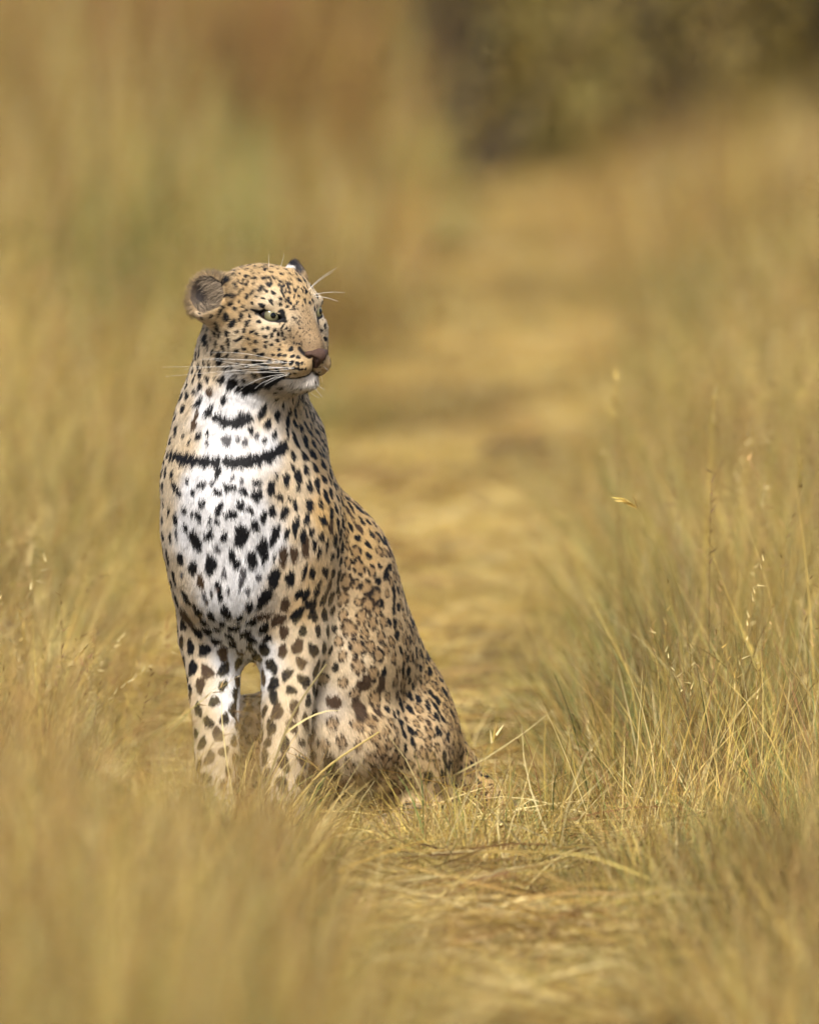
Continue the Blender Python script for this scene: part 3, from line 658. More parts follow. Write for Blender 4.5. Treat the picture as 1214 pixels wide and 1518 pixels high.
for (x0, x1, y0, y1, n_, r0, r1) in ((415, 472, 420, 458, 46, 1.5, 2.4), (412, 450, 468, 512, 34, 1.0, 1.6), (440, 478, 462, 510, 40, .7, 1.0), (345, 415, 398, 425, 16, 1.8, 2.8), (425, 468, 560, 580, 14, .9, 1.6)):
    for k in range(n_):
        add_spot(rng.uniform(x0, x1), rng.uniform(y0, y1), rng.uniform(r0, r1), rng.uniform(r0, r1) * 1.5, rng.uniform(-20, 40), 0 if y1 < 460 else rng.integers(0, 2))
NHAND = len(SP)
LINES = []        # lip line, nostril wing, groove under the nose: dark and pressed in
def line(pts, th, depth, mir=True):
    w = []
    for u, v in pts:
        h, n = hit(220 + u / FS, 360 + v / FS)
        if h is not None: w.append(h)
    LINES.append((w, th * mm, depth * mm))
    if mir: LINES.append(([mirror_head(q)[0] for q in w], th * mm, depth * mm))
line([(905, 632), (922, 655), (945, 672), (968, 684)], 3.1, 1.4)
line([(993, 705), (993, 735), (982, 772)], 2.3, 1.8, False)
line([(984, 772), (965, 790), (925, 806), (870, 815), (815, 812), (770, 805), (735, 800)], 2.4, 3.0)
# ---- the rest of the coat: darts thrown over the skin, size and kind by region
rg = lambda k: region.get(k, 0)
headw = rg('head') + rg('throat') + rg('ear')
vpx, vpy = to_px(BV)
sep = np.full(len(BV), .0175); rad = np.full(len(BV), .0084); ring = np.zeros(len(BV)); brown = np.zeros(len(BV))
f_nw = np.clip(rg('neck') + rg('withers'), 0, 1) > .5
sep[f_nw] = .0150; rad[f_nw] = .0070
fl = (np.clip((vpx - 470) / 60, 0, 1) * (rg('torso') + rg('belly') + rg('rump') + rg('thigh')) > .5)
sep[fl] = .0212; rad[fl] = .0116; ring[fl] = 1; brown[fl] = .35
th = (rg('thigh') + rg('rump') + rg('shank')) > .5
sep[th] = .0185; rad[th] = .0096; ring[th] = .85; brown[th] = .45
sp_edge = fl & (BN @ np.array([.9, .25, .3]) > .60); sep[sp_edge] = .0165; rad[sp_edge] = .0085; ring[sp_edge] = .45; brown[sp_edge] = .1
ar = rg('arm') > .5; sep[ar] = .0215; rad[ar] = .0098; brown[ar] = .25
be = (rg('belly') > .55) & (vpy > 1000); sep[be] = .027; rad[be] = .0120; brown[be] = .8; ring[be] = .4
ta = (rg('tail') + rg('foot') + rg('paw')) > .5; sep[ta] = .022; rad[ta] = .008
hd = headw > .55; sep[hd] = .0125; rad[hd] = .0043
hl = (BV - HC) @ HM.T / mm
faceonly = hd & (hl[:, 1] > 25); hd_skip = (hl[:, 1] > 78) & hd
chest_hand = (vpx > 238) & (vpx < 425) & (vpy > 575) & (vpy < 905) & (((CAMN - BV) * BN).sum(1) > 20 * .18)
order = np.concatenate([rng.permutation(len(BV))[:60000], -1 - rng.permutation(len(BV))[:50000]])
cs = np.array([q['c'] for q in SP]); rs = np.array([max(q['a'], q['b']) for q in SP])
cell = {}
def key(p): return tuple((p // .03).astype(int))
for q in SP: cell.setdefault(key(q['c']), []).append((q['c'], (q['a'] + q['b']) * .55))
for i in order:
    second = i < 0; i = -1 - i if second else i
    if second and not (fl[i] or th[i]): continue
    if chest_hand[i]: continue
    if hd_skip[i] or rg('ear')[i] > .3: continue
    p = BV[i]; s = sep[i] * (.7 if second else 1); kx, ky, kz = key(p); ok = True
    for dx in (-1, 0, 1):
        for dy in (-1, 0, 1):
            for dz in (-1, 0, 1):
                for c, r in cell.get((kx + dx, ky + dy, kz + dz), ()):
                    if (c[0] - p[0]) ** 2 + (c[1] - p[1]) ** 2 + (c[2] - p[2]) ** 2 < (s * .5 + r) ** 2: ok = False; break
                if not ok: break
            if not ok: break
        if not ok: break
    if not ok: continue
    r = rad[i] * rng.uniform(.75, 1.2) * (.8 if second else 1)
    rr = ring[i] > rng.random()
    cell.setdefault((kx, ky, kz), []).append((p, s * .5))
    v = flow[i] + rng.normal(0, .3, 3); v -= BN[i] * (v @ BN[i]); v /= np.linalg.norm(v)
    el = rng.uniform(1.05, 1.4) if not rr else rng.uniform(1.0, 1.2)
    SP.append(dict(c=p, n=BN[i], v=v, a=r / math.sqrt(el), b=r * math.sqrt(el), k=1 if rng.random() < brown[i] else 0, ring=rr, ph=rng.uniform(0, 6.28), nl=rng.integers(3, 6)))
# even out the packing: every thrown spot moves to the middle of the skin nearest to it
lv = rng.permutation(len(BV))[:60000]
for it in range(5):
    kd = kdtree.KDTree(len(SP))
    for i, q in enumerate(SP): kd.insert(q['c'], i)
    kd.balance()
    own = np.array([kd.find(p)[1] for p in BV[lv].tolist()])
    cn = np.bincount(own, minlength=len(SP)); cm = np.stack([np.bincount(own, BV[lv, k], len(SP)) for k in range(3)], 1) / np.maximum(cn, 1)[:, None]
    for i in range(NHAND, len(SP)):
        if cn[i] > 3:
            pn, nn = nearest(SP[i]['c'] * .3 + cm[i] * .7); SP[i]['c'] = pn; SP[i]['n'] = nn
for i in range(NHAND, len(SP)):
    v = SP[i]['v']; n = SP[i]['n']; v = v - n * (v @ n); SP[i]['v'] = v / np.linalg.norm(v)
print('spots', NHAND, len(SP))
def coat(P, jit, PN):
    """ground tone with spots at points P"""
    col = tone(P)
    col *= (1 + .10 * np.sin(P[:, :1] * 90 + 3 * np.sin(P[:, 2:] * 70)) * np.sin(P[:, 2:] * 110 + P[:, 1:2] * 80))
    kd = kdtree.KDTree(len(P))
    for i, p in enumerate(P.tolist()): kd.insert(p, i)
    kd.balance()
    dark = np.zeros(len(P)); dcol = np.zeros((len(P), 3)); 
    for q in SP:
        R = max(q['a'], q['b']) * 1.7
        ids = np.array([t[1] for t in kd.find_range(q['c'], R)], int)
        if not len(ids): continue
        d = P[ids] - q['c']; v = q['v']; u = np.cross(v, q['n'])
        du, dv = d @ u / q['a'], d @ v / q['b']
        rho = np.sqrt(du * du + dv * dv)
        ang = np.arctan2(dv, du)
        c0 = q['c'] * 400
        wv = .45 if q['ring'] else 1.0
        rho = rho * (1 + wv * .16 * np.sin(2 * ang + c0[0]) + wv * .10 * np.sin(3 * ang + c0[2]) + wv * .07 * np.sin(5 * ang + c0[1])) + jit[ids]
        if q['ring']:
            inside = np.clip((1.05 - rho) / .15, 0, 1)
            col[ids] = col[ids] * (1 - inside[:, None] * .7) + inside[:, None] * .7 * np.array((.31, .19, .085))
            m = np.clip((.30 - np.abs(rho - .84)) / .12, 0, 1) * np.clip((np.sin(q['nl'] * ang + q['ph']) + .75) / .3, 0, 1)
        else:
            m = np.clip((1.06 - rho) / .18, 0, 1)
        sc = SPC[q['k']] if not q['ring'] else (SPC[0] * .8 + SPC[1] * .2 if q['k'] == 0 else SPC[1] * .7)
        up = m > dark[ids]
        dcol[ids[up]] = sc; dark[ids] = np.maximum(dark[ids], m)
    col = col * (1 - dark[:, None]) + dcol * dark[:, None]
    for w, th_, dep in LINES:
        md = line_dist(P, w)
        m = np.clip((th_ * 1.25 - md) / (th_ * .5), 0, 1)[:, None]
        col = col * (1 - m) + m * np.array((.010, .008, .009))
    # eyes: dark lids, pale rim below
    for E in EYES:
        u, v, w = eye_local(*E, P[:, 0], P[:, 1], P[:, 2])
        near = (np.abs(u) < 32) & (np.abs(v) < 24) & (w > -18) & (w < 26)
        a = almond(u, v)
        inner = -u                                        # towards the nose
        lin = 2.8 + np.clip((inner - 8) / 8, 0, 1) * 2.8 + np.clip((-inner - 8) / 8, 0, 1) * .6
        m = np.where(near, np.clip((lin - a) / .9, 0, 1), 0)[:, None]
        tear = np.where(near, np.clip((3.6 - np.sqrt(((u + 20) / 1.8) ** 2 + (v + 3.5) ** 2)) / 1.2, 0, 1), 0)[:, None]
        tail_ = np.where(near, np.clip((2.4 - np.sqrt(((u - 22) / 4.2) ** 2 + (v - 1.5) ** 2)) / 1.0, 0, 1), 0)[:, None]
        pale = np.where(near & (v < 1) & (np.abs(u) < 18), np.clip((5.2 - a) / 1.2, 0, 1), 0)[:, None] * .8
        col = col * (1 - pale) + pale * np.array((.60, .50, .38))
        m = np.maximum(np.maximum(m, tear), tail_)
        col = col * (1 - m) + m * np.array((.009, .008, .008))
    # ears: black back with a white patch, buff rim, grey-brown hollow
    for i, (c, M) in enumerate(EARS):
        l = (P - c) @ M.T / mm
        rr = np.sqrt((l[:, 0] / 31) ** 2 + (l[:, 2] / 31.5) ** 2)
        near = (rr < 1.45) & (np.abs(l[:, 1]) < 28)
        bk = near & (l[:, 1] < 4) & (l[:, 2] > (-30 if i == 0 else -24)) & (PN @ M[1] < -.35) & (np.abs(l[:, 0] + 12) < (22 if i == 0 else 99))
        wp = bk & (np.sqrt(((l[:, 0]) / 20) ** 2 + ((l[:, 2] - 8) / 9) ** 2) < 1)
        rim = near & ~bk & (rr > .86) & (rr < 1.3) & (l[:, 2] > -22)
        inn = near & ~bk & (l[:, 1] > -14) & (rr <= .86)
        if i == 0:
            rim &= (l[:, 0] < 20)
        col[bk] = (.018, .016, .018); col[wp] = (.70, .66, .62) if i else (.018, .016, .018)
        col[rim] = np.array((.35, .245, .13)) * (.8 + .4 * np.clip(l[rim, 2:3] / 35, 0, 1))
        col[inn] = (.085, .062, .045)
        pit = inn & (np.sqrt(((l[:, 0] + 9) / 12) ** 2 + ((l[:, 2] - 3) / 12) ** 2) < 1)
        col[pit] = (.035, .026, .022)  # shade deep in the hollow, painted as a darker patch
    # tail rings
    return np.clip(col, .004, .9)
def line_dist(P, w):
    md = np.full(len(P), 9.0)
    for a, b in zip(w[:-1], w[1:]):
        ab = b - a; t = np.clip(((P - a) @ ab) / (ab @ ab + 1e-12), 0, 1)
        md = np.minimum(md, np.linalg.norm(P - a - t[:, None] * ab, axis=1))
    return md
VC = coat(BV, np.zeros(len(BV)), BN)
for w, th_, dep in LINES:
    md = line_dist(BV, w); BV -= BN * (dep * np.exp(-(md / th_) ** 2))[:, None]
bvh = BVHTree.FromPolygons(BV.tolist(), BQ.tolist())
body_me.vertices.foreach_set('co', BV.astype(np.float32).ravel()); body_me.update()
add_col(body_me, 'coat', VC)
m_skin, N, L = material('leopard_coat')
at_ = N.new('ShaderNodeAttribute'); at_.attribute_name = 'coat'
bs = N.new('ShaderNodeBsdfPrincipled'); bs.inputs['Roughness'].default_value = .75; bs.inputs['Specular IOR Level'].default_value = .2
nz = N.new('ShaderNodeTexNoise'); nz.inputs['Scale'].default_value = 420; bp = N.new('ShaderNodeBump'); bp.inputs['Strength'].default_value = .5; bp.inputs['Distance'].default_value = .002
ou = N.new('ShaderNodeOutputMaterial')
L.new(at_.outputs['Color'], bs.inputs['Base Color']); L.new(nz.outputs[0], bp.inputs['Height']); L.new(bp.outputs[0], bs.inputs['Normal']); L.new(bs.outputs[0], ou.inputs[0])
body_me.materials.append(m_skin)

leopard = bpy.data.objects.new('leopard', None); COL.objects.link(leopard)
leopard.location = Vector(gnd(430, 1230, G0 if 'G0' in globals() else 0)); leopard.empty_display_size = .2
tag(leopard, 'spotted leopard sitting upright in the dry grass with its head turned aside', 'leopard')
LINV = Matrix.Translation(-leopard.location)
def part(name, me, parent=None, mat=None):
    me.transform(LINV)
    o = link(name, me, parent or leopard)
    if mat: me.materials.append(mat)
    return o
body_ob = part('body', body_me)

# ---- fur: one strand set over the whole skin
tri = np.concatenate([BQ[:, [0, 1, 2]], BQ[:, [0, 2, 3]]])
ar_ = .5 * np.linalg.norm(np.cross(BV[tri[:, 1]] - BV[tri[:, 0]], BV[tri[:, 2]] - BV[tri[:, 0]]), axis=1)
tc_ = BV[tri].mean(1)
hw_t = headw[tri].mean(1)
facing = ((CAMN - tc_) * BN[tri[:, 0]]).sum(1) / 20
dens = (1 + 2.6 * np.clip(hw_t, 0, 1)) * np.where(facing > -.25, 1.0, .45)
# no fur on the eye openings or under the paws
for E in EYES:
    u, v, w = eye_local(*E, tc_[:, 0], tc_[:, 1], tc_[:, 2])
    dens[(np.abs(u) < 24) & (np.abs(v) < 20) & (w > -22) & (w < 26) & (almond(u, v) < 1.2)] = 0
hlc = (tc_ - HC) @ HM.T / mm
nose_zone = (np.abs(hlc[:, 0]) < 15) & (hlc[:, 1] > 98) & (hlc[:, 2] < -33) & (hlc[:, 2] > -58)
dens[nose_zone] = 0
dens[tc_[:, 2] < -.022] = 0
NH = 420000
prob = ar_ * dens; prob /= prob.sum()
pick = rng.choice(len(tri), NH, p=prob)
b0 = rng.random((NH, 2)); fl_ = b0.sum(1) > 1; b0[fl_] = 1 - b0[fl_]
bw = np.stack([1 - b0.sum(1), b0[:, 0], b0[:, 1]], 1)
T3 = tri[pick]
root = (BV[T3] * bw[:, :, None]).sum(1); rn = (BN[T3] * bw[:, :, None]).sum(1); rn /= np.linalg.norm(rn, axis=1, keepdims=True)
rf = (flow[T3] * bw[:, :, None]).sum(1); rl = (flen[T3] * bw).sum(1)
hcol = coat(root, rng.normal(0, .06, NH), rn)
# regional length changes in head space (mm)
l = (root - HC) @ HM.T / mm
muz = (l[:, 1] > 45) & (np.abs(l[:, 0]) < 60) & (l[:, 2] > -75) & (l[:, 2] < 60); rl[muz] *= .55; bl_ = (root[:, 2] < .16) & (root[:, 0] > -.17) & (root[:, 0] < -.04) & (root[:, 1] < .16); rl[bl_] *= 1.9
rl[(l[:, 1] > 85) & (l[:, 2] > -75) & (np.abs(l[:, 0]) < 60) & (l[:, 2] < 60)] *= .6
chin_ = (l[:, 2] < -78) & (l[:, 1] > 30); rl[chin_] = .009
ruff = (l[:, 1] < 25) & (l[:, 1] > -70) & (l[:, 2] < -40) & (l[:, 2] > -130); rl[ruff] *= 1.5
for E in EYES:
    u, v, w = eye_local(*E, root[:, 0], root[:, 1], root[:, 2])
    rl[(np.abs(u) < 30) & (np.abs(v) < 16) & (w > -20) & (w < 26)] *= .5
for w_, th_, dep in LINES:
    rl[line_dist(root, w_) < th_ * 1.6] *= .45
ear_in = np.zeros(NH, bool)
for i, (c, M) in enumerate(EARS):
    le = (root - c) @ M.T / mm
    rr = np.sqrt((le[:, 0] / 31) ** 2 + (le[:, 2] / 31.5) ** 2)
    inn = (rr < .92) & (le[:, 1] > -14) & ((rn @ M[1]) > -.1) & (le[:, 1] < 22)
    sel = (i == 0) & inn & (rng.random(NH) < .5) & ((le[:, 0] > 6) | (le[:, 2] < -12))
    rl[inn] = .006; rl[sel] = np.where(le[sel, 0] > 6, np.clip((le[sel, 0] + 26) * .6, 6, 30), 13) * mm * rng.uniform(.55, 1.0, sel.sum())
    rs_ = (le[sel, 0] > 6)[:, None]; rf[sel] = np.where(rs_, M[2] * rng.uniform(-.55, .45, (sel.sum(), 1)) + M[0] * -.8 + M[1] * .25, M[2] * .85 + M[0] * rng.uniform(-.4, .2, (sel.sum(), 1)) + M[1] * .2); rn[sel] = M[1]
    hcol[sel] = np.array((.50, .39, .27)) * (.06 + 1.0 * rng.random((sel.sum(), 1)) ** 1.6)
    ear_in |= inn
    rimh = (i == 0) & (rr >= .90) & (rr < 1.25) & (np.abs(le[:, 1]) < 20) & (le[:, 2] > -20); rl[rimh] = .0105; rf[rimh] = (root[rimh] - c) / .036 + M[1] * .25; hcol[rimh] *= rng.uniform(.55, 1.35, (rimh.sum(), 1))
rl *= rng.uniform(.65, 1.2, NH)
lift = np.where(hw_t[pick] > .5, .24, .27)[:, None]
wob = rng.normal(0, .15, (NH, 3))
# clumps: neighbouring strands lean alike
ck = np.sin(root @ np.array([[310., 140, 60], [90, 260, -180], [-120, 80, 330]]) + np.array([0, 1.7, 3.1])) * .11
dirn = rf + rn * lift + wob + ck; dirn /= np.linalg.norm(dirn, axis=1, keepdims=True)
d2 = rf * 1.2 + rn * lift * .15 + wob * 1.3 + ck * 1.5 + np.array([0, 0, -.25]); d2 /= np.linalg.norm(d2, axis=1, keepdims=True)
Lh = rl[:, None]
pts = np.stack([root - rn * .0004, root + dirn * Lh * .35, root + dirn * Lh * .50 + d2 * Lh * .22, root + dirn * Lh * .55 + d2 * Lh * .50], 1)
hc = bpy.data.hair_curves.new('fur'); hc.add_curves([4] * NH)
hc.attributes['position'].data.foreach_set('vector', (pts - np.array(leopard.location)).astype(np.float32).ravel())
ra = hc.attributes.get('radius') or hc.attributes.new('radius', 'FLOAT', 'POINT')
rb = np.where(hw_t[pick] > .5, .00020, .00028)[:, None] * np.array([1, .95, .7, .25])[None]
ra.data.foreach_set('value', rb.astype(np.float32).ravel())
tick = (l[:, 1] > 40) & (l[:, 2] > -45) & (l[:, 2] < 75) & (np.abs(l[:, 0]) < 55) & (rng.random(NH) < .16); hcol[tick] *= .35
hcol *= np.exp(rng.normal(0, 1, NH) * np.where(hw_t[pick] > .5, .22, .15))[:, None]
ca = hc.attributes.new('coat', 'FLOAT_COLOR', 'CURVE'); c4 = np.ones((NH, 4), np.float32); c4[:, :3] = hcol; ca.data.foreach_set('color', c4.ravel())
na = hc.attributes.new('skin_normal', 'FLOAT_VECTOR', 'CURVE'); na.data.foreach_set('vector', rn.astype(np.float32).ravel())
m_fur, N, L = material('leopard_fur')
a1 = N.new('ShaderNodeAttribute'); a1.attribute_name = 'coat'
a2 = N.new('ShaderNodeAttribute'); a2.attribute_name = 'skin_normal'
geo = N.new('ShaderNodeNewGeometry')
mx = N.new('ShaderNodeMix'); mx.data_type = 'VECTOR'; mx.inputs[0].default_value = .72
L.new(geo.outputs['Normal'], mx.inputs[4]); L.new(a2.outputs['Vector'], mx.inputs[5])
vn = N.new('ShaderNodeVectorMath'); vn.operation = 'NORMALIZE'; L.new(mx.outputs[1], vn.inputs[0])
bs = N.new('ShaderNodeBsdfPrincipled'); bs.inputs['Roughness'].default_value = .55; bs.inputs['Specular IOR Level'].default_value = .25
ou = N.new('ShaderNodeOutputMaterial')
L.new(a1.outputs['Color'], bs.inputs['Base Color']); L.new(vn.outputs[0], bs.inputs['Normal']); L.new(bs.outputs[0], ou.inputs[0])
hc.materials.append(m_fur)
fur = link('fur', hc, leopard); tag(fur, kind='stuff')
SC.cycles_curves.shape = 'RIBBONS'; SC.cycles_curves.subdivisions = 2

# ---- eyes
m_eye, N, L = material('eye')
a1 = N.new('ShaderNodeAttribute'); a1.attribute_name = 'coat'
bs = N.new('ShaderNodeBsdfPrincipled'); bs.inputs['Roughness'].default_value = .14; bs.inputs['Specular IOR Level'].default_value = .3; bs.inputs['Coat Weight'].default_value = .1; bs.inputs['Coat Roughness'].default_value = .03
ou = N.new('ShaderNodeOutputMaterial'); L.new(a1.outputs['Color'], bs.inputs['Base Color']); L.new(bs.outputs[0], ou.inputs[0])
def uv_sphere(nu, nv, ax):
    ax = ax / np.linalg.norm(ax); e = np.cross(ax, [0, 0, 1.0]); e /= np.linalg.norm(e); g = np.cross(ax, e)
    V = []; A = []
    for i in range(nv + 1):
        t = math.pi * i / nv
        for j in range(nu):
            p = 2 * math.pi * j / nu
            V.append(ax * math.cos(t) + (e * math.cos(p) + g * math.sin(p)) * math.sin(t)); A.append(t)
    Q = [(i * nu + j, (i + 1) * nu + j, (i + 1) * nu + (j + 1) % nu, i * nu + (j + 1) % nu) for i in range(nv) for j in range(nu)]
    return np.array(V), np.array(Q), np.array(A)
for (s, c, n, side, upl) in EYES:
    nw = HM.T @ n; ws = []
    for (uu, vv) in ((0, EH + 2.5), (0, -EH - 2.5), (EW * .6, 6.8), (EW * .6, -7.2), (-EW * .6, 6.5), (-EW * .6, -7.2)):
        o = HC + HM.T @ (c + side * uu + upl * vv + n * 40) * mm
        loc, nn, i, d = bvh.ray_cast(Vector(o), Vector(-nw))
        if loc is not None: ws.append(40 - d / mm)
    w0 = float(np.median(ws)) + .3
    R = 15.5
    ec = H(*(c + n * (w0 - R)))
    gaze = HM.T @ n * .8 + np.array([.75, -.5, -.02]) * .28; gaze /= np.linalg.norm(gaze)
    V, Q, A = uv_sphere(40, 60, gaze)
    r_ = R * np.sin(A); front = A < 1.5
    bulge = np.where(front, 1 + .05 * np.exp(-(r_ / 7) ** 2), 1)
    EC = np.zeros((len(V), 3)); 
    iris = np.array((.21, .19, .10)); 
    fade = np.clip((r_ - 6.5) / 5, 0, 1)[:, None]
    EC[:] = iris * (1 - .55 * fade) * (1 + .12 * np.sin(np.arange(len(V)) * 2.7))[:, None]
    EC[front & (r_ < 4.6)] = (.003, .003, .003)
    EC[(r_ > 11.6) | ~front] = (.02, .013, .010)
    VW = ec + V * (R * bulge)[:, None] * mm
    qr = r_[Q].mean(1); qf = A[Q].mean(1) < 1.5
    def piece(name, sel, parent=None):
        ids, inv = np.unique(Q[sel], return_inverse=True)
        me = np_mesh(name, VW[ids], inv.reshape(-1, 4)); add_col(me, 'coat', EC[ids])
        return part(name, me, parent, m_eye)
    eo = piece('eye', ~(qf & (qr < 11.6)))
    piece('iris', qf & (qr < 11.6) & (qr >= 4.6), eo); piece('pupil', qf & (qr < 4.6), eo)
    eo['label'] = 'olive yellow eye with small round pupil'

# ---- nose leather
m_nose, N, L = material('nose_leather')
bs = N.new('ShaderNodeBsdfPrincipled'); bs.inputs['Roughness'].default_value = .6; bs.inputs['Specular IOR Level'].default_value = .2
nz = N.new('ShaderNodeTexNoise'); nz.inputs['Scale'].default_value = 300; cr = N.new('ShaderNodeValToRGB')
cr.color_ramp.elements[0].color = (.045, .026, .018, 1); cr.color_ramp.elements[1].color = (.115, .064, .045, 1)
vo = N.new('ShaderNodeTexVoronoi'); vo.inputs['Scale'].default_value = 900; bp = N.new('ShaderNodeBump'); bp.inputs['Strength'].default_value = .4; bp.inputs['Distance'].default_value = .001
ou = N.new('ShaderNodeOutputMaterial'); L.new(nz.outputs[0], cr.inputs[0]); L.new(cr.outputs[0], bs.inputs['Base Color']); L.new(vo.outputs[0], bp.inputs['Height']); L.new(bp.outputs[0], bs.inputs['Normal']); L.new(bs.outputs[0], ou.inputs[0])
def surf_y(x, z):
    loc, n, i, d = bvh.ray_cast(Vector(H(x, 170, z)), Vector(-hf))
    return 100.0 if loc is None else 170 - d / mm
y0 = surf_y(0, -44)
print('nose y', y0, 'px', to_px(H(0, y0, -44)))
n0 = len(PR)
zt = -41.0
hcap((-16, surf_y(16, zt) - .5, zt), (0, surf_y(0, zt) + 1, zt - 1), 4.8, 7.4, .006); hcap((16, surf_y(16, zt) - .5, zt), (0, surf_y(0, zt) + 1, zt - 1), 4.8, 7.4, .006)
hcap((0, surf_y(0, -46) + .5, -46), (0, surf_y(0, -60) + .2, -60), 9.0, 3.6, .006)
for s in (1, -1):
    hcap((s * 8, surf_y(8, -49) + 6, -49), (s * 14, surf_y(14, -47) + 3, -46), 2.8, 2.2, .003); PR[-1]['op'] = -1
NP = PR[n0:]; del PR[n0:]
lo = np.min([p['lo'] for p in NP], 0) - .006; hi = np.max([p['hi'] for p in NP], 0) + .006
gx, gy, gz = [np.arange(a, b, .0008).astype(np.float32) for a, b in zip(lo, hi)]
FN = np.full((len(gx), len(gy), len(gz)), .2, np.float32)
for p in sorted(NP, key=lambda p: -p['op']):
    d = dist(p, gx[:, None, None], gy[None, :, None], gz[None, None, :]).astype(np.float32)
    FN = smin(FN, d, p['k']) if p['op'] > 0 else -smin(-FN, d, p['k'])
NV, NQ = surface_nets(FN)
nose = part('nose', np_mesh('nose', NV, NQ), None, m_nose)
nose['label'] = 'pinkish brown nose leather'

# ---- whiskers
m_wh, N, L = material('whisker')
bs = N.new('ShaderNodeBsdfPrincipled'); bs.inputs['Base Color'].default_value = (.85, .82, .76, 1); bs.inputs['Roughness'].default_value = .35
ou = N.new('ShaderNodeOutputMaterial'); L.new(bs.outputs[0], ou.inputs[0])
def tube(pts, r0, r1, ns=5):
    pts = np.asarray(pts, float); V = []; n = len(pts)
    for i, p in enumerate(pts):
        t = pts[min(i + 1, n - 1)] - pts[max(i - 1, 0)]; t /= np.linalg.norm(t) + 1e-12
        a = np.cross(t, [.31, .21, .93]); a /= np.linalg.norm(a) + 1e-12; b = np.cross(t, a)
        r = r0 + (r1 - r0) * i / (n - 1)
        for j in range(ns):
            q = 2 * math.pi * j / ns; V.append(p + (a * math.cos(q) + b * math.sin(q)) * r)
    Q = [(i * ns + j, i * ns + (j + 1) % ns, (i + 1) * ns + (j + 1) % ns, (i + 1) * ns + j) for i in range(n - 1) for j in range(ns)]
    return np.array(V), np.array(Q)
def whisker(p0, p1, p2, r=.00027):
    t = np.linspace(0, 1, 12)[:, None]
    pts = (1 - t) ** 2 * p0 + 2 * t * (1 - t) * p1 + t * t * p2
    V, Q = tube(pts, r, r * .3)
    part('whisker', np_mesh('whisker', V, Q), None, m_wh)
def fpx(u, v): return 220 + u / FS, 360 + v / FS
WH = [((815, 716), (520, 690), (300, 700)), ((860, 716), (560, 730), (215, 758)), ((830, 752), (480, 740), (85, 745)), ((880, 752), (600, 745), (330, 690)), ((830, 750), (560, 760), (90, 803)), ((850, 785), (690, 770), (440, 790)), ((815, 790), (640, 800), (545, 890)),
      ((845, 798), (700, 810), (640, 875)), ((815, 716), (560, 640), (350, 660)), ((800, 715), (600, 720), (400, 800)), ((850, 786), (740, 820), (690, 860)), ((878, 752), (660, 790), (500, 760)), ((775, 712), (560, 705), (370, 690)), ((822, 790), (740, 800), (700, 845))]
for k, (a, b, c) in enumerate(WH):
    h0, n0_ = hit(*fpx(*a))
    if h0 is None: continue
    h0 = h0 - n0_ * .001
    y0_ = h0[1]
    whisker(h0, at(*fpx(*b), y0_ - .035), at(*fpx(*c), y0_ - .020 - .01 * (k % 3)))
    # its twin on the other cheek
    tw = []
    for q in (h0, at(*fpx(*b), y0_ - .035), at(*fpx(*c), y0_ - .03)):
        l_ = HM @ (q - HC); l_[0] = -l_[0]; tw.append(HC + HM.T @ l_)
    if k < 8:
        b0_ = nearest(tw[0])[0]; whisker(b0_, b0_ - hr * .022 - hf * (.03 + .006 * k) - hu * .004 * (k % 3), b0_ - hr * .034 - hf * (.09 + .008 * k) - hu * (.012 * (k % 4)))
for a, b, c in (((962, 285), (1010, 215), (1130, 150)), ((965, 280), (1020, 225), (1105, 175)), ((992, 312), (1060, 290), (1180, 298)), ((998, 322), (1060, 320), (1140, 352)), ((724, 150), (722, 110), (723, 65)), ((790, 150), (805, 120), (815, 65))):
    h0 = None
    for k in range(30):
        h0, n0_ = hit(*fpx(a[0] - k * 4, a[1] + k * 2))
        if h0 is not None: break
    whisker(h0, at(*fpx(*b), h0[1]), at(*fpx(*c), h0[1] - .005), .0003)
for a, b, c in (((985, 850), (1010, 890), (1045, 925)), ((960, 875), (975, 915), (1030, 930)), ((930, 890), (925, 915), (940, 935)), ((1050, 740), (1075, 760), (1085, 775)), ((1030, 790), (1045, 810), (1045, 840)), ((1000, 840), (1030, 870), (1060, 880))):
    for k in range(30):
        h0, n0_ = hit(*fpx(a[0] - k * 4, a[1] - k * 2))
        if h0 is not None: break
    whisker(h0, at(*fpx(*b), h0[1]), at(*fpx(*c), h0[1] - .005), .00025)
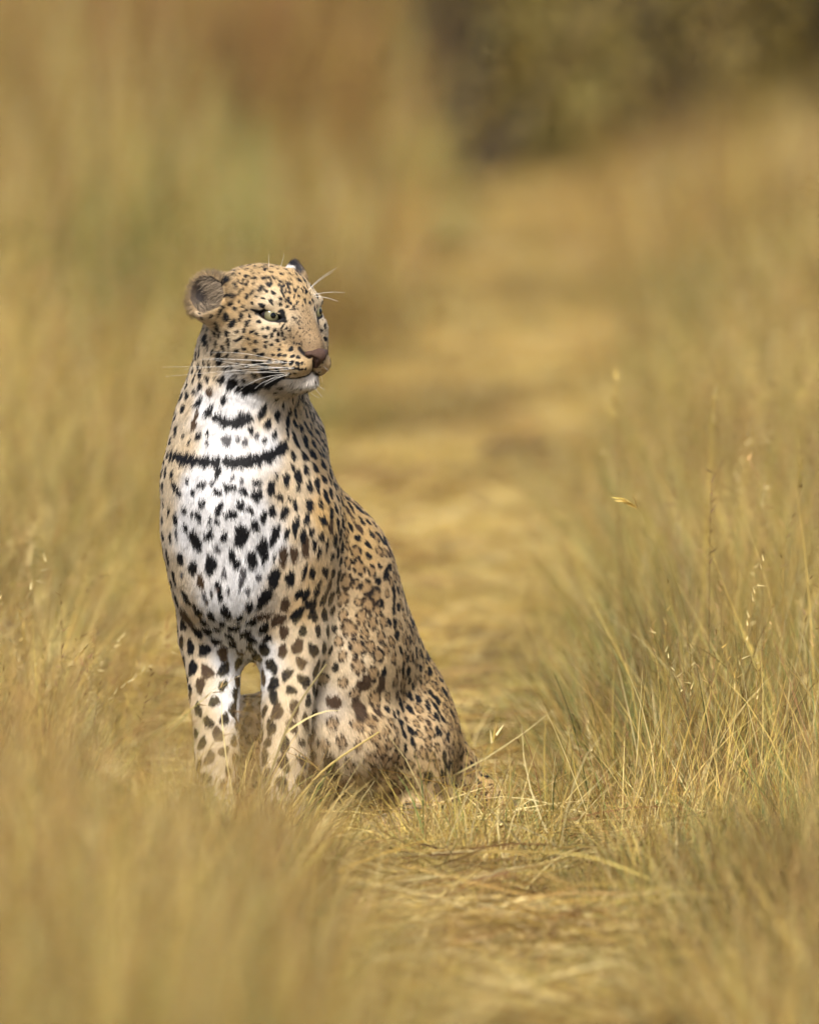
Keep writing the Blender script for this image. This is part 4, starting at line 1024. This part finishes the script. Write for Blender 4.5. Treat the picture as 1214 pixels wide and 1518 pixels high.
# ---------------------------------------------------------------- single stems that stand out, and a twig
def stem(pts, r, pal, label, seeds=0, flat=1.0):
    """a stalk through points (px, py, Y); the first is its foot"""
    W_ = np.array([at(*q) for q in pts]); W_[0, 2] = min(W_[0, 2], G0 - .01)
    t = np.linspace(0, 1, 14)
    k = np.linspace(0, 1, len(W_)); c = np.stack([np.interp(t, k, W_[:, i]) for i in range(3)], 1)
    for _ in range(4): c[1:-1] = .25 * c[:-2] + .5 * c[1:-1] + .25 * c[2:]
    root = link('grass_stem', None); root.location = Vector(c[0])
    c = c - c[0]
    V, Q = stem_tube(c, r, r * .45, 5)
    me = np_mesh('stalk', V, Q); add_col(me, 'blade', np.repeat(pickc(pal)[None], len(V), 0)); me.materials.append(m_gs); link('stalk', me, root)
    for q in range(2):
        T_ = Tuft(); i = 3 + q * 3; d = (c[i + 1] - c[i]); d /= np.linalg.norm(d); sd = d + rng.normal(0, .35, 3)
        T_.blade(c[i], sd, sd + np.array([0, 0, -.3]), .09, r * 1.8, pickc(pal), 5, .5)
        link('leaf', T_.mesh('leaf', m_gs), root)
    if seeds:
        T_ = Tuft()
        for q in range(seeds):
            f = 13 - q * .22; i = int(min(f, 12)); pp = c[i] + (c[i + 1] - c[i]) * (f - i); d = (c[i + 1] - c[i]); d /= np.linalg.norm(d); sd = d + rng.normal(0, .3, 3)
            T_.blade(pp, sd, sd, .02, .0035, pickc(RUST if pal is RUST else STRAW), 2)
        link('seed_head', T_.mesh('seed_head', m_gs), root)
    tag(root, label, 'grass stem')
PALE = STRAW[[1, 3]]
stem([(352, 1290, -.45), (430, 1060, -.50), (484, 985, -.52)], .0024, PALE, "pale straw stem slanting up across the leopard's front leg")
stem([(366, 1290, -.42), (470, 1145, -.46), (562, 1085, -.48)], .0026, PALE, "pale straw stem slanting low in front of the leopard's belly")
stem([(560, 1278, -.28), (480, 1140, -.30), (420, 1112, -.32)], .0011, STRAW, "thin straw bent low over the leopard's front paws")
stem([(640, 1275, -.30), (700, 1160, -.25), (735, 1090, -.22)], .0010, STRAW, "thin straw rising beside the leopard's tail", 6)
stem([(925, 1046, 2.0), (918, 800, 2.0), (912, 560, 2.0)], .0020, STRAW, 'tall upright pale stem standing alone at the right edge of the path', 8)
stem([(1035, 1075, 1.6), (1045, 800, 1.6), (1058, 585, 1.6)], .0012, STRAW, 'tall straight stem among the fine grass beside the path', 8)
stem([(12, 760, 6.9), (38, 400, 6.9), (112, 95, 6.9)], .0055, STRAW, 'tall arching blurred stalk rising above the golden grass', 14)
stem([(1010, 1200, .1), (1035, 930, .1), (960, 760, .1), (925, 740, .1)], .0008, STRAW, 'thin bent stem with a drooping tip over the path edge', 12)
stem([(1100, 1190, .2), (1075, 960, .2), (1060, 860, .2)], .0014, STRAW, 'straight yellow stem in front of the brown seed heads', 0)
stem([(1110, 1120, .9), (1170, 850, .9), (1186, 690, .9)], .0014, STRAW, 'long golden stem leaning outward from the sharp grass', 8)
stem([(885, 1185, .15), (850, 1070, .15), (822, 1000, .15)], .0011, GREEN, 'green stem leaning over the straw path', 0)
# twig on the path
m_tw, N, L = material('twig_bark')
bs = N.new('ShaderNodeBsdfPrincipled'); bs.inputs['Roughness'].default_value = .9; nz = N.new('ShaderNodeTexNoise'); nz.inputs['Scale'].default_value = 80; cr = N.new('ShaderNodeValToRGB')
cr.color_ramp.elements[0].color = (.03, .02, .014, 1); cr.color_ramp.elements[1].color = (.10, .07, .045, 1); ou = N.new('ShaderNodeOutputMaterial')
L.new(nz.outputs[0], cr.inputs[0]); L.new(cr.outputs[0], bs.inputs['Base Color']); L.new(bs.outputs[0], ou.inputs[0])
q = gnd(770, 703, G0); root = link('twig', None); root.location = Vector(q) + Vector((0, 0, .05))
c = np.array([(-.075, .02, .0), (-.03, .0, .012), (.02, .005, .006), (.07, -.02, .014)])
V, Q = stem_tube(c, .012, .006); me = np_mesh('stick', V, Q); me.materials.append(m_tw); link('stick', me, root)
V, Q = stem_tube(np.array([(.0, .002, .008), (.03, .03, .03), (.05, .06, .04)]), .006, .003); me = np_mesh('side_branch', V, Q); me.materials.append(m_tw); link('side_branch', me, root)
tag(root, 'short dark twig lying on the straw path', 'twig')
